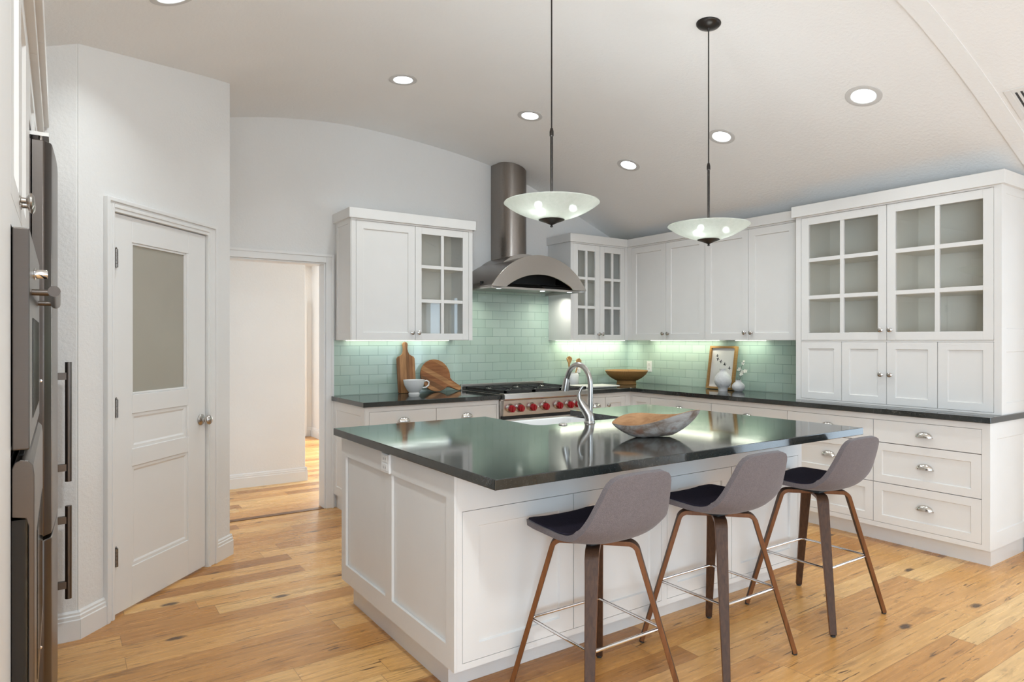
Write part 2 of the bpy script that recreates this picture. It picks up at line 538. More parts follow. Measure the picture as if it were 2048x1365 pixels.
class MB:
    def __init__(self, T=IDT):
        self.v, self.f, self.T = [], [], T

    def add(self, vs, fs):
        k = len(self.v)
        self.v += [Vector(self.T(*p)) for p in vs]
        self.f += [tuple(i + k for i in f) for f in fs]
        return self

    def box(self, a0, a1, n0, n1, z0, z1):
        vs = [(a, n, z) for z in (z0, z1) for n in (n0, n1) for a in (a0, a1)]
        return self.add(vs, [(0, 2, 3, 1), (4, 5, 7, 6), (0, 1, 5, 4), (2, 6, 7, 3), (0, 4, 6, 2), (1, 3, 7, 5)])

    def shaker(self, a0, a1, z0, z1, t=0.02, fr=0.06, rec=0.009, ch=0.004, n0=0.0, frz=None):
        frz = fr if frz is None else frz
        def loop(d, dz, n):
            return [(a0 + d, n, z0 + dz), (a1 - d, n, z0 + dz), (a1 - d, n, z1 - dz), (a0 + d, n, z1 - dz)]
        vs = loop(0, 0, n0 - t) + loop(0, 0, n0) + loop(fr, frz, n0) + loop(fr + ch, frz + ch, n0 - rec)
        fs = [(0, 3, 2, 1), (12, 13, 14, 15)]
        for k in (0, 4, 8):
            for i in range(4):
                j = (i + 1) % 4
                fs.append((k + i, k + j, k + 4 + j, k + 4 + i))
        return self.add(vs, fs)

    def tube(self, path, rad, seg=12, caps=True, flat=None):
        pts = [Vector(p) for p in path]
        n = len(pts)
        rads = rad if isinstance(rad, (list, tuple)) else [rad] * n
        prev = None
        vs, fs = [], []
        for i in range(n):
            t = (pts[min(i + 1, n - 1)] - pts[max(i - 1, 0)]).normalized()
            if prev is None:
                up = Vector((0, 0, 1)) if abs(t.z) < 0.9 else Vector((1, 0, 0))
                u = t.cross(up).normalized()
            else:
                u = (prev - t * prev.dot(t)).normalized()
            w = t.cross(u)
            prev = u
            for k in range(seg):
                a = 2 * PI * k / seg
                vs.append(tuple(pts[i] + (u * math.cos(a) + w * math.sin(a)) * rads[i]))
        for i in range(n - 1):
            for k in range(seg):
                l = (k + 1) % seg
                fs.append((i * seg + k, i * seg + l, (i + 1) * seg + l, (i + 1) * seg + k))
        if caps:
            fs.append(tuple(range(seg))[::-1])
            fs.append(tuple((n - 1) * seg + k for k in range(seg)))
        return self.add(vs, fs)

    def ribbon(self, path, sides, widths, thick):
        """rectangular section swept along path; sides = width direction, thickness = cross"""
        pts = [Vector(p) for p in path]
        n = len(pts)
        sd = Vector(sides).normalized()
        vs, fs = [], []
        for i in range(n):
            t = (pts[min(i + 1, n - 1)] - pts[max(i - 1, 0)]).normalized()
            nn = t.cross(sd).normalized()
            w, h = widths[i] / 2, thick / 2
            for a, b in ((-1, -1), (1, -1), (1, 1), (-1, 1)):
                vs.append(tuple(pts[i] + sd * w * a + nn * h * b))
        for i in range(n - 1):
            for k in range(4):
                l = (k + 1) % 4
                fs.append((i * 4 + k, i * 4 + l, (i + 1) * 4 + l, (i + 1) * 4 + k))
        fs += [(3, 2, 1, 0), tuple((n - 1) * 4 + k for k in range(4))]
        return self.add(vs, fs)

    def lathe(self, c, prof, seg=32, axis=(0, 0, 1)):
        """prof = list of (radius, height along axis)"""
        ax = Vector(axis).normalized()
        up = Vector((0, 0, 1)) if abs(ax.z) < 0.9 else Vector((1, 0, 0))
        u = ax.cross(up).normalized()
        w = ax.cross(u)
        c = Vector(c)
        vs, fs, rings = [], [], []
        for r, h in prof:
            if r < 1e-6:
                rings.append([len(vs)])
                vs.append(tuple(c + ax * h))
            else:
                k0 = len(vs)
                for k in range(seg):
                    a = 2 * PI * k / seg
                    vs.append(tuple(c + ax * h + (u * math.cos(a) + w * math.sin(a)) * r))
                rings.append(list(range(k0, k0 + seg)))
        for A, B in zip(rings[:-1], rings[1:]):
            for k in range(seg):
                l = (k + 1) % seg
                if len(A) == 1 and len(B) == 1:
                    continue
                if len(A) == 1:
                    fs.append((A[0], B[l], B[k]))
                elif len(B) == 1:
                    fs.append((A[k], A[l], B[0]))
                else:
                    fs.append((A[k], A[l], B[l], B[k]))
        if len(rings[0]) > 1:
            fs.append(tuple(rings[0])[::-1])
        if len(rings[-1]) > 1:
            fs.append(tuple(rings[-1]))
        return self.add(vs, fs)

    def prism(self, poly, d0, d1, T):
        """poly of (p,q) extruded d0..d1 through T(p,q,d)->xyz"""
        n = len(poly)
        vs = [T(p, q, d0) for p, q in poly] + [T(p, q, d1) for p, q in poly]
        fs = [tuple(range(n))[::-1], tuple(range(n, 2 * n))]
        for i in range(n):
            j = (i + 1) % n
            fs.append((i, j, n + j, n + i))
        return self.add(vs, fs)

    def build(self, name, mat, parent=None, smooth=None, bevel=0.0, bseg=2, subsurf=0, solid=0.0, soff=0.0):
        me = bpy.data.meshes.new(name)
        if parent is not None:
            off = root_loc(parent)
        else:
            xs = [v.x for v in self.v]; ys = [v.y for v in self.v]; zs = [v.z for v in self.v]
            off = Vector(((min(xs) + max(xs)) / 2, (min(ys) + max(ys)) / 2, min(zs)))
        me.from_pydata([tuple(v - off) for v in self.v], [], self.f)
        bm = bmesh.new()
        bm.from_mesh(me)
        bmesh.ops.recalc_face_normals(bm, faces=bm.faces)
        bm.to_mesh(me)
        bm.free()
        mats = mat if isinstance(mat, list) else [mat]
        for m in mats:
            me.materials.append(M[m] if isinstance(m, str) else m)
        o = bpy.data.objects.new(name, me)
        COL.objects.link(o)
        if parent is not None:
            o.parent = parent
        else:
            o.location = off
        if solid:
            md = o.modifiers.new('solid', 'SOLIDIFY')
            md.thickness = solid
            md.offset = soff
        if bevel:
            md = o.modifiers.new('bevel', 'BEVEL')
            md.width = bevel
            md.segments = bseg
            md.limit_method = 'ANGLE'
            md.angle_limit = math.radians(40)
        if subsurf:
            md = o.modifiers.new('sub', 'SUBSURF')
            md.levels = subsurf
            md.render_levels = subsurf
        if smooth is not None:
            me.shade_smooth()
            if smooth < 179:
                md = None
                try:
                    me.set_sharp_from_angle(angle=math.radians(smooth))
                except Exception:
                    pass
        return o


def tag(o, label, cat, group=None):
    o['label'] = label
    o['category'] = cat
    if group:
        o['group'] = group
    return o


def thing(name, label, cat, loc, group=None):
    o = bpy.data.objects.new(name, None)
    o.empty_display_size = 0.1
    COL.objects.link(o)
    o.location = loc
    return tag(o, label, cat, group)


def struct(name, mb, mat, parent=None, **kw):
    o = mb.build(name, mat, parent, **kw)
    if parent is None:
        o['kind'] = 'structure'
    return o


def copy_tree(o, parent=None):
    c = o.copy()
    COL.objects.link(c)
    if parent is not None:
        c.parent = parent
    for ch in list(o.children):
        copy_tree(ch, c)
    return c


# ------------------------------------------------------------------ room shell
YB, XR, EYE = 5.31, 5.18, 1.37
PROF = [(-0.9, 2.36), (-0.3, 2.60), (0, 2.71), (0.4, 2.85), (0.9, 3.015), (1.4, 3.115), (1.9, 3.16), (2.4, 3.148), (2.9, 3.105),
        (3.4, 3.03), (3.8, 2.915), (4.2, 2.775), (4.6, 2.615), (5.0, 2.455), (5.3, 2.33)]


def zc(x):
    P = PROF
    x = max(P[0][0], min(P[-1][0], x))
    for i in range(len(P) - 1):
        if x <= P[i + 1][0]:
            break
    p0 = P[max(i - 1, 0)]; p1 = P[i]; p2 = P[i + 1]; p3 = P[min(i + 2, len(P) - 1)]
    h = p2[0] - p1[0]
    m1 = (p2[1] - p0[1]) / (p2[0] - p0[0])
    m2 = (p3[1] - p1[1]) / (p3[0] - p1[0])
    t = (x - p1[0]) / h
    return ((2 * t**3 - 3 * t**2 + 1) * p1[1] + (t**3 - 2 * t**2 + t) * h * m1 + (-2 * t**3 + 3 * t**2) * p2[1] + (t**3 - t**2) * h * m2)


def ceil_strip(x0, x1, y0, y1, dz, th, n=60):
    mb = MB()
    xs = [x0 + (x1 - x0) * i / n for i in range(n + 1)]
    poly = [(x, zc(x) + dz) for x in xs] + [(x, zc(x) + dz + th) for x in reversed(xs)]
    # quads, not one n-gon
    m = n + 1
    for k, yy in enumerate((y0, y1)):
        pass
    vs = [(x, y0, zc(x) + dz) for x in xs] + [(x, y1, zc(x) + dz) for x in xs] + [(x, y0, zc(x) + dz + th) for x in xs] + [(x, y1, zc(x) + dz + th) for x in xs]
    fs = []
    for i in range(n):
        fs += [(i, i + 1, m + i + 1, m + i), (2 * m + i, 3 * m + i, 3 * m + i + 1, 2 * m + i + 1),
               (i, 2 * m + i, 2 * m + i + 1, i + 1), (m + i, m + i + 1, 3 * m + i + 1, 3 * m + i)]
    fs += [(0, m, 3 * m, 2 * m), (n, 2 * m + n, 3 * m + n, m + n)]
    return mb.add(vs, fs)


struct('floor', MB().box(-2.2, 6.2, -3.6, 10.4, -0.06, 0.0), 'floor')
struct('ceiling', ceil_strip(-0.85, XR + 0.1, 1.6, YB + 0.1, 0, 0.08), 'ceil', smooth=50)
struct('ceiling_front', ceil_strip(-0.85, XR + 0.1, -3.6, 1.5, -0.007, 0.08), 'ceil', smooth=50)
struct('trim_1', ceil_strip(-0.85, XR + 0.1, 1.5, 1.6, -0.010, 0.12), 'ceil', smooth=50)


def gable(x0, x1, n=24):
    return [(x0 + (x1 - x0) * i / n, zc(x0 + (x1 - x0) * i / n) + 0.012) for i in range(n + 1)]


# back wall with the doorway on its left
TXZ = lambda p, q, d: (p, d, q)
DL, DR, DH = 0.99, 1.79, 2.005
wb = MB()
wb.prism([(0.80, 0), (DL, 0), (DL, DH), (DR, DH), (DR, 0.0), (5.30, 0.0)] + list(reversed(gable(0.80, 5.28, 40))), YB, YB + 0.12, TXZ)
wall_back = struct('wall_back', wb, 'wall')
# right wall with three tall windows in its near half
wr = MB()
WINS = [(-1.35, -0.55, 0.10, 2.10), (-0.32, 0.30, 0.10, 2.10), (0.52, 1.18, 0.10, 2.10)]
ys = [-3.6]
for a, b, z0, z1 in WINS:
    wr.box(XR, XR + 0.12, ys[-1], a, 0, 2.55)
    wr.box(XR, XR + 0.12, a, b, 0, z0)
    wr.box(XR, XR + 0.12, a, b, z1, 2.55)
    ys.append(b)
wr.box(XR, XR + 0.12, ys[-1], YB + 0.12, 0, 2.42)
wall_right = struct('wall_right', wr, 'wall')
for i, (a, b, z0, z1) in enumerate(WINS):
    w = MB()
    for (p, q, r, s_) in ((a, a + 0.05, z0, z1), (b - 0.05, b, z0, z1), (a + 0.05, b - 0.05, z0, z0 + 0.05), (a + 0.05, b - 0.05, z1 - 0.05, z1), (a + 0.05, b - 0.05, 1.22, 1.25)):
        w.box(XR + 0.02, XR + 0.09, p, q, r, s_)
    struct('window_%d' % (i + 1), w, 'trimw')
# rear wall behind the camera with a wide window
wrr = MB()
wrr.box(-0.90, 1.45, -3.72, -3.6, 0, 3.3).box(4.45, XR + 0.12, -3.72, -3.6, 0, 3.3).box(1.45, 4.45, -3.72, -3.6, 0, 0.3).box(1.45, 4.45, -3.72, -3.6, 2.4, 3.3)
struct('wall_rear', wrr, 'wall')
w = MB()
for k in range(5):
    x = 1.45 + 3.0 * k / 4
    w.box(max(x - 0.04, 1.45), min(x + 0.04, 4.45), -3.70, -3.62, 0.3, 2.4)
w.box(1.45, 4.45, -3.69, -3.63, 0.3, 0.37).box(1.45, 4.45, -3.69, -3.63, 2.33, 2.4)
struct('window_4', w, 'trimw')
# left wall behind the ovens
struct('wall_left', MB().box(-0.90, -0.78, -0.35, 3.64, 0, 3.05).box(-0.90, -0.78, -3.6, -3.15, 0, 3.05).box(-0.90, -0.78, -3.15, -0.35, 0, 0.3).box(-0.90, -0.78, -3.15, -0.35, 2.4, 3.05), 'wall')
w = MB()
for k in range(4):
    y = -3.15 + 2.8 * k / 3
    w.box(-0.88, -0.80, max(y - 0.04, -3.15), min(y + 0.04, -0.35), 0.3, 2.4)
w.box(-0.87, -0.81, -3.15, -0.35, 0.3, 0.37).box(-0.87, -0.81, -3.15, -0.35, 2.33, 2.4)
struct('window_5', w, 'trimw')  # unseen window, put in to let fill light through the left wall

# pantry corner: jog, diagonal wall with door, return
P0 = Vector((0.069, 3.632)); P1 = Vector((0.897, 4.511))
EU = (P1 - P0).normalized(); LU = (P1 - P0).length
NU = Vector((EU.y, -EU.x))           # outward, towards the camera


def FP(a, n, z):
    p = P0 + EU * a + NU * n
    return (p.x, p.y, z)


pw = MB()
DA0, DA1, DZ = 0.216, 0.959, 2.000   # door leaf


def diag_top(a0, a1, n=10):
    return [(a0 + (a1 - a0) * i / n, zc((P0 + EU * (a0 + (a1 - a0) * i / n)).x) + 0.012) for i in range(n + 1)]


TD = lambda p, q, d: FP(p, d, q)
pw.prism([(0, 0), (DA0 - 0.012, 0), (DA0 - 0.012, DZ + 0.012), (DA1 + 0.012, DZ + 0.012), (DA1 + 0.012, 0), (LU, 0)] + list(reversed(diag_top(0, LU, 16))), -0.11, 0, TD)
struct('wall_pantry', pw, 'wall')
jw = MB()
jw.prism([(-0.90, 0), (P0.x, 0)] + list(reversed(gable(-0.84, P0.x, 6))), 3.632, 3.74, TXZ)
struct('wall_jog', jw, 'wall', bevel=0.008)
rw = MB()
rw.prism([(4.511, 0), (YB, 0), (YB, zc(0.89) + 0.01), (4.511, zc(0.89) + 0.01)], P1.x - 0.10, P1.x, lambda p, q, d: (d, p, q))
struct('wall_return', rw, 'wall', bevel=0.008)

# baseboards: stepped profile
BBP = [(0, 0), (0.018, 0), (0.018, 0.090), (0.014, 0.094), (0.014, 0.108), (0.009, 0.113), (0.009, 0.122), (0.003, 0.131), (0, 0.131)]


def baseboard(name, p, q):
    p, q = Vector(p), Vector(q)
    e = (q - p).normalized()
    nn = Vector((e.y, -e.x))
    L = (q - p).length
    def T(n, z, a):
        r = p + e * a + nn * n
        return (r.x, r.y, z)
    struct(name, MB().prism(BBP, 0, L, T), 'trimw')


baseboard('baseboard_jog', (-0.04, 3.632), (P0.x + 0.008, 3.632))
baseboard('baseboard_pantry_left', P0 - EU * 0.004, P0 + EU * 0.160)
baseboard('baseboard_pantry_right', P0 + EU * 1.040, P1 + EU * 0.014)
baseboard('baseboard_return', (P1.x, P1.y - 0.006), (P1.x, YB - 0.02))

# pantry door casing and door leaf
cs = MB(FP)
for a0, a1, z0, z1 in ((0.160, 0.212, 0, 2.062), (0.963, 1.040, 0, 2.062)):
    cs.box(a0, a1, 0, 0.014, z0, z1)
cs.box(0.212, 0.963, 0, 0.014, 2.004, 2.062)
cs.box(0.152, 0.172, 0, 0.024, 0, 2.070).box(1.028, 1.048, 0, 0.024, 0, 2.070).box(0.172, 1.028, 0, 0.024, 2.050, 2.070)
cs.box(0.190, 0.204, 0, 0.019, 0, 2.040).box(0.972, 0.986, 0, 0.019, 0, 2.040).box(0.204, 0.972, 0, 0.019, 2.022, 2.040)
cs.box(DA0 - 0.012, DA0 - 0.004, -0.11, 0.006, 0, DZ + 0.012).box(DA1 + 0.004, DA1 + 0.012, -0.11, 0.006, 0, DZ + 0.012).box(DA0 - 0.004, DA1 + 0.004, -0.11, 0.006, DZ + 0.004, DZ + 0.012)
struct('trim_2', cs, 'trimw', bevel=0.003)
d1 = bpy.data.objects.new('door_1', None)
COL.objects.link(d1)
d1.location = FP(0.585, 0, 0)
d1['kind'] = 'structure'
dm = MB(FP)
G0, G1, GZ0, GZ1 = 0.349, 0.785, 1.092, 1.872
t0, t1 = -0.040, -0.004
ps = [(0.349, 0.785, 0.815, 0.995), (0.349, 0.800, 0.214, 0.725)]
dm.box(DA0, 0.349, t0, t1, 0.012, DZ).box(0.800, DA1, t0, t1, 0.012, DZ)
dm.box(0.349, 0.800, t0, t1, 0.012, 0.214).box(0.349, 0.800, t0, t1, 0.725, 0.815).box(0.349, 0.800, t0, t1, 0.995, GZ0).box(0.349, 0.800, t0, t1, GZ1, DZ)
dm.box(0.785, 0.800, t0, t1, 0.815, 0.995).box(0.785, 0.800, t0, t1, GZ0, GZ1)
dl = dm.build('door_leaf', 'trimw', d1, bevel=0.0025)
pp = MB(FP)
for a0, a1, z0, z1 in ps:
    pp.shaker(a0 - 0.002, a1 + 0.002, z0 - 0.002, z1 + 0.002, t=0.015, fr=0.018, rec=0.005, ch=0.010, n0=t1 - 0.006)
pp.build('raised_panel', 'trimw', dl)
bd = MB(FP)
for a0, a1, z0, z1 in ((G0, G0 + 0.012, GZ0, GZ1), (G1 - 0.012, G1, GZ0, GZ1), (G0 + 0.012, G1 - 0.012, GZ0, GZ0 + 0.012), (G0 + 0.012, G1 - 0.012, GZ1 - 0.012, GZ1)):
    bd.box(a0, a1, -0.03, -0.009, z0, z1)
bd.build('glazing_bead', 'trimw', dl, bevel=0.003)
MB(FP).box(G0 + 0.008, G1 - 0.008, -0.026, -0.018, GZ0 + 0.008, GZ1 - 0.008).build('frosted_glass', 'frosted', dl)
for hz in (1.775, 1.035, 0.300):
    h = MB(FP)
    h.box(DA0 - 0.006, DA0 + 0.022, -0.006, 0.002, hz - 0.045, hz + 0.045)
    c = FP(DA0 + 0.004, 0.012, 0)
    for k in range(5):
        h.T = IDT
        h.lathe((c[0], c[1], hz - 0.045 + k * 0.018), [(0.009, 0.0006), (0.009, 0.0174)], 10)
    h.lathe((c[0], c[1], hz + 0.045), [(0.004, 0), (0.0055, 0.004), (0.0, 0.012)], 10)
    h.build('hinge', 'hinge_metal', d1, smooth=40)
kc = FP(0.915, t1, 0.898)
kn = MB().lathe(kc, [(0.033, 0), (0.033, 0.004), (0.028, 0.008), (0.024, 0.010), (0.012, 0.014), (0.011, 0.030), (0.020, 0.036), (0.028, 0.046), (0.029, 0.056), (0.022, 0.064), (0, 0.067)], 28, (NU.x, NU.y, 0))
kn.build('door_knob', 'nickel', d1, smooth=50)

# doorway casing
cs = MB()
cs.box(DR - 0.002, DR + 0.058, YB - 0.018, YB, 0, 2.066).box(0.92, DR - 0.002, YB - 0.018, YB, DH - 0.003, 2.066)
cs.box(DR + 0.044, DR + 0.062, YB - 0.026, YB, 0, 2.074).box(0.92, DR + 0.044, YB - 0.026, YB, 2.052, 2.074)
cs.box(DR - 0.015, DR - 0.002, YB - 0.004, YB + 0.124, 0, DH).box(0.92, DR - 0.015, YB - 0.004, YB + 0.124, DH - 0.016, DH - 0.003)
struct('trim_3', cs, 'trimw', bevel=0.003)
struct('trim_4', MB().box(0.9, DR - 0.016, YB - 0.01, YB + 0.05, 0.0, 0.004), mat_wood('threshold_wood', (0.13, 0.06, 0.03), (0.22, 0.11, 0.05)))

# hall beyond
struct('wall_hall', MB().box(-1.2, 1.985, 6.49, 6.61, 0, 2.46), 'wall_hall', bevel=0.006)
struct('wall_hall_far', MB().box(-1.2, 6.0, 9.45, 9.57, 0, 2.46), 'wall_hall')
struct('wall_hall_side', MB().box(2.98, 3.10, 9.0, 9.45, 0, 2.46).box(4.9, 5.0, 5.43, 6.9, 0, 2.46).box(4.9, 5.0, 9.1, 9.57, 0, 2.46), 'wall_hall')
struct('ceiling_hall', MB().box(-1.2, 6.0, YB + 0.12, 9.6, 2.44, 2.50), 'ceil')
baseboard('baseboard_hall', (-0.2, 6.49), (1.999, 6.49))
baseboard('baseboard_hall_end', (1.985, 6.47), (1.985, 6.64))
baseboard('baseboard_hall_far', (2.0, 9.45), (2.98, 9.45))
baseboard('baseboard_hall_side', (2.98, 9.43), (2.98, 9.0))
d2 = MB().box(2.16, 2.90, 9.40, 9.445, 0.01, 1.95)
d2 = struct('door_2', d2, 'trimw', bevel=0.003)

# tile splashback
tb = MB()
tb.box(1.853, 2.968, YB - 0.009, YB - 0.0005, 0.9145, 1.375).box(2.968, 4.072, YB - 0.009, YB - 0.0005, 0.9145, 1.86).box(4.072, XR - 0.009, YB - 0.009, YB - 0.0005, 0.9145, 1.375)
tb.build('tile_backsplash', 'tile_x', wall_back)
MB().box(XR - 0.009, XR - 0.0005, 2.98, YB - 0.009, 0.9145, 1.375).build('tile_backsplash', 'tile_y', wall_right)

# ------------------------------------------------------------------ cabinet hardware
def knob(F, a, z, parent, n0=0.0, s=1.0):
    c = Vector(F(a, n0, z)); ax = Vector(F(a, n0 + 1, z)) - c
    MB().lathe(c, [(0.010 * s, 0), (0.010 * s, 0.002), (0.0065 * s, 0.004), (0.0060 * s, 0.013), (0.011 * s, 0.016), (0.0165 * s, 0.021), (0.0165 * s, 0.025), (0.011 * s, 0.029), (0, 0.0305)], 20, ax).build('knob', 'nickel', parent, smooth=45)


def cup_pull(F, a, z, parent, n0=0.0):
    A, N, Hh = 0.050, 0.027, 0.036
    mb = MB(F)
    nu, nv = 18, 8
    vs, fs = [], []
    for sc in (1.0, 0.90):
        for i in range(nu + 1):
            th = PI * i / nu
            r = max(math.sin(th), 0.0) ** 0.8
            for j in range(nv + 1):
                ph = (PI / 2) * j / nv
                vs.append((a + A * sc * math.cos(th), n0 + 0.0008 + N * sc * r * math.sin(ph), z - 0.016 + Hh * sc * r * math.cos(ph)))
    m = (nu + 1) * (nv + 1)
    for o_ in (0, m):
        for i in range(nu):
            for j in range(nv):
                q = o_ + i * (nv + 1) + j
                fs.append((q, q + 1, q + nv + 2, q + nv + 1))
    for i in range(nu):                      # lower lip
        q = i * (nv + 1) + nv
        fs.append((q, q + nv + 1, m + q + nv + 1, m + q))
    mb.add(vs, fs)
    for i in range(nu):                      # thin back flange
        pass
    mb.box(a - A - 0.003, a + A + 0.003, n0, n0 + 0.0025, z - 0.019, z - 0.014)
    mb.build('cup_pull', 'nickel_pull', parent, smooth=50)


def carcass(F, a0, a1, z0, z1, depth, openings, parent, ff=0.02, mat='white', inner=True, toe=None, name='cabinet_body', sides=(True, True)):
    """box with a face frame (front plane n=0), openings = list of (a0,a1,z0,z1)"""
    mb = MB(F)
    t = 0.018
    mb.box(a0, a0 + t, -depth, -ff, z0, z1).box(a1 - t, a1, -depth, -ff, z0, z1)
    mb.box(a0 + t, a1 - t, -depth, -ff, z0, z0 + t).box(a0 + t, a1 - t, -depth, -ff, z1 - t, z1)
    mb.box(a0 + t, a1 - t, -depth, -depth + 0.012, z0 + t, z1 - t)
    # face frame from a grid of cells not covered by openings
    As = sorted({a0, a1} | {o[0] for o in openings} | {o[1] for o in openings})
    Zs = sorted({z0, z1} | {o[2] for o in openings} | {o[3] for o in openings})
    for p, q in zip(As[:-1], As[1:]):
        run = None
        for r, s_ in zip(Zs[:-1], Zs[1:]):
            cov = any(o[0] <= p + 1e-6 and o[1] >= q - 1e-6 and o[2] <= r + 1e-6 and o[3] >= s_ - 1e-6 for o in openings)
            if not cov:
                mb.box(p, q, -ff, 0, r, s_)
    return mb.build(name, mat, parent)


G = 0.0021   # half of a door gap


def slab_door(F, o, parent, name='drawer_front', n0=0.0):
    return MB(F).box(o[0] + G, o[1] - G, n0 - 0.019, n0, o[2] + G, o[3] - G).build(name, 'white', parent, bevel=0.001, bseg=1)


def shaker_door(F, o, parent, name='door', fr=0.06, n0=0.0, frz=None):
    return MB(F).shaker(o[0] + G, o[1] - G, o[2] + G, o[3] - G, fr=fr, n0=n0, frz=frz).build(name, 'white', parent)


def glass_door(F, o, parent, cols, rows, st=(0.057, 0.057), rail=(0.058, 0.058), mun=0.028):
    a0, a1, z0, z1 = o[0] + G, o[1] - G, o[2] + G, o[3] - G
    mb = MB(F)
    ga0, ga1, gz0, gz1 = a0 + st[0], a1 - st[1], z0 + rail[0], z1 - rail[1]
    mb.box(a0, ga0, -0.02, 0, z0, z1).box(ga1, a1, -0.02, 0, z0, z1).box(ga0, ga1, -0.02, 0, z0, gz0).box(ga0, ga1, -0.02, 0, gz1, z1)
    cw = (ga1 - ga0 - mun * (cols - 1)) / cols
    rh = (gz1 - gz0 - mun * (rows - 1)) / rows
    for i in range(1, cols):
        a = ga0 + i * cw + (i - 1) * mun
        mb.box(a, a + mun, -0.0195, -0.002, gz0, gz1)
    for j in range(1, rows):
        z = gz0 + j * rh + (j - 1) * mun
        for i in range(cols):
            a = ga0 + i * (cw + mun)
            mb.box(a, a + cw, -0.0195, -0.002, z, z + mun)
    d = mb.build('glass_door', 'white', parent, bevel=0.0012, bseg=1)
    MB(F).box(ga0 - 0.004, ga1 + 0.004, -0.016, -0.013, gz0 - 0.004, gz1 + 0.004).build('glass_pane', 'glass', d)
    return d, [gz0 + (j + 1) * rh + j * mun + mun / 2 for j in range(rows - 1)]


def crown_mb(F, a0, a1, z0, z1, n, depth, mb=None):
    mb = mb or MB(F)
    mb.box(a0, a1, -depth, n, z0, z1)
    return mb


# ------------------------------------------------------------------ upper cabinets on the back wall
UZ0, UZ1, UCZ0, UCZ1 = 1.372, 2.345, 2.328, 2.406
FU = face_my(4.95)
c = thing('upper_cabinet', 'white upper cabinet left of the range hood with one solid and one glass door', 'cabinet', (2.42, 5.12, UZ0))
ops = [(1.909, 2.419, UZ0, 2.315), (2.419, 2.931, UZ0, 2.315)]
body = carcass(FU, 1.872, 2.968, UZ0, UZ1, 0.358, ops, c)
for z in (1.700, 1.992):
    MB(FU).box(1.89, 2.95, -0.345, -0.03, z - 0.009, z + 0.009).build('shelf', 'inside', c)
MB(FU).box(1.8905, 2.9495, -0.346, -0.344, 1.391, 2.326).build('back_panel', 'inside', c)
sp = MB(face_mx(1.872)).shaker(4.955, 5.30, UZ0, UZ1, t=0.006, fr=0.055, rec=0.005, n0=0.006)
sp.build('side_panel', 'white', c)
d = shaker_door(FU, ops[0], c)
knob(FU, 2.388, 1.434, d)
d, _ = glass_door(FU, ops[1], c, 2, 3, st=(0.057, 0.057), rail=(0.055, 0.058))
knob(FU, 2.447, 1.434, d)
crown_mb(FU, 1.848, 2.992, UCZ0, UCZ1, 0.022, 0.358).build('crown', 'white', c, bevel=0.002)
MB(FU).box(1.95, 2.90, -0.33, -0.30, UZ0 - 0.004, UZ0 - 0.0005).build('light_strip', 'strip', c)
area_light('light_strip_glow', (2.42, 5.20, UZ0 - 0.007), (0, 0, 0), 0.95, 0.03, 0.45, (0.95, 0.98, 1.0), c)

c = thing('upper_cabinet', 'white corner upper cabinet with two narrow glass doors right of the range hood', 'cabinet', (4.45, 5.12, UZ0))
ops = [(4.101, 4.450, UZ0, 2.315), (4.450, 4.790, UZ0, 2.315)]
body = carcass(FU, 4.072, 4.829, UZ0, UZ1, 0.358, ops, c)
for z in (1.705, 1.985):
    MB(FU).box(4.09, 4.81, -0.345, -0.03, z - 0.009, z + 0.009).build('shelf', 'inside', c)
MB(FU).box(4.0905, 4.8105, -0.346, -0.344, 1.391, 2.326).build('back_panel', 'inside', c)
d, _ = glass_door(FU, ops[0], c, 2, 3, st=(0.061, 0.061), rail=(0.054, 0.062))
knob(FU, 4.425, 1.434, d)
d, _ = glass_door(FU, ops[1], c, 2, 3, st=(0.058, 0.058), rail=(0.054, 0.062))
knob(FU, 4.476, 1.434, d)
crown_mb(FU, 4.052, 4.808, UCZ0, UCZ1, 0.022, 0.358).build('crown', 'white', c, bevel=0.002)
MB(FU).box(4.15, 5.08, -0.33, -0.30, UZ0 - 0.004, UZ0 - 0.0005).build('light_strip', 'strip', c)
area_light('light_strip_glow', (4.62, 5.20, UZ0 - 0.007), (0, 0, 0), 0.95, 0.03, 2.2, (1.0, 0.86, 0.62), c)

# upper cabinets on the right wall
XU = 4.83
FV = face_mx(XU)
for (a0, a1, oo, lab, kz, pw_) in (
        (3.962, 4.972, [(4.430, 4.895), (3.966, 4.430)], 'white two-door upper cabinet over the woven basket at the corner', 1.436, 2.4),
        (3.040, 3.962, [(3.504, 3.958), (3.062, 3.504)], 'white two-door upper cabinet between the corner run and the glass hutch', 1.436, 0.45)):
    c = thing('upper_cabinet', lab, 'cabinet', (5.0, (a0 + a1) / 2, UZ0))
    ops = [(p, q, UZ0, 2.315) for p, q in oo]
    carcass(FV, a0, a1 if a1 < 4.9 else 4.950, UZ0, UZ1, 0.325, ops, c)
    d = shaker_door(FV, ops[0], c)
    knob(FV, ops[0][0] + 0.032, kz, d)
    d = shaker_door(FV, ops[1], c)
    knob(FV, ops[1][1] - 0.032, kz, d)
    crown_mb(FV, a0, min(a1, 4.928), UCZ0, UCZ1, 0.022, 0.240).build('crown', 'white', c, bevel=0.002)
    if a1 > 4.9:
        MB(FV).box(4.05, 4.90, -0.315, -0.285, UZ0 - 0.004, UZ0 - 0.0005).build('light_strip', 'strip', c)
        area_light('light_strip_glow', (5.06, 4.48, UZ0 - 0.007), (0, 0, PI / 2), 0.85, 0.03, pw_ * 0.7, (1.0, 0.85, 0.60), c)
    else:
        MB(FV).box(3.55, 3.85, -0.315, -0.285, UZ0 - 0.004, UZ0 - 0.0005).build('light_strip', 'strip', c)
        area_light('light_strip_glow', (5.06, 3.70, UZ0 - 0.007), (0, 0, PI / 2), 0.30, 0.03, pw_, (1.0, 0.93, 0.68), c)

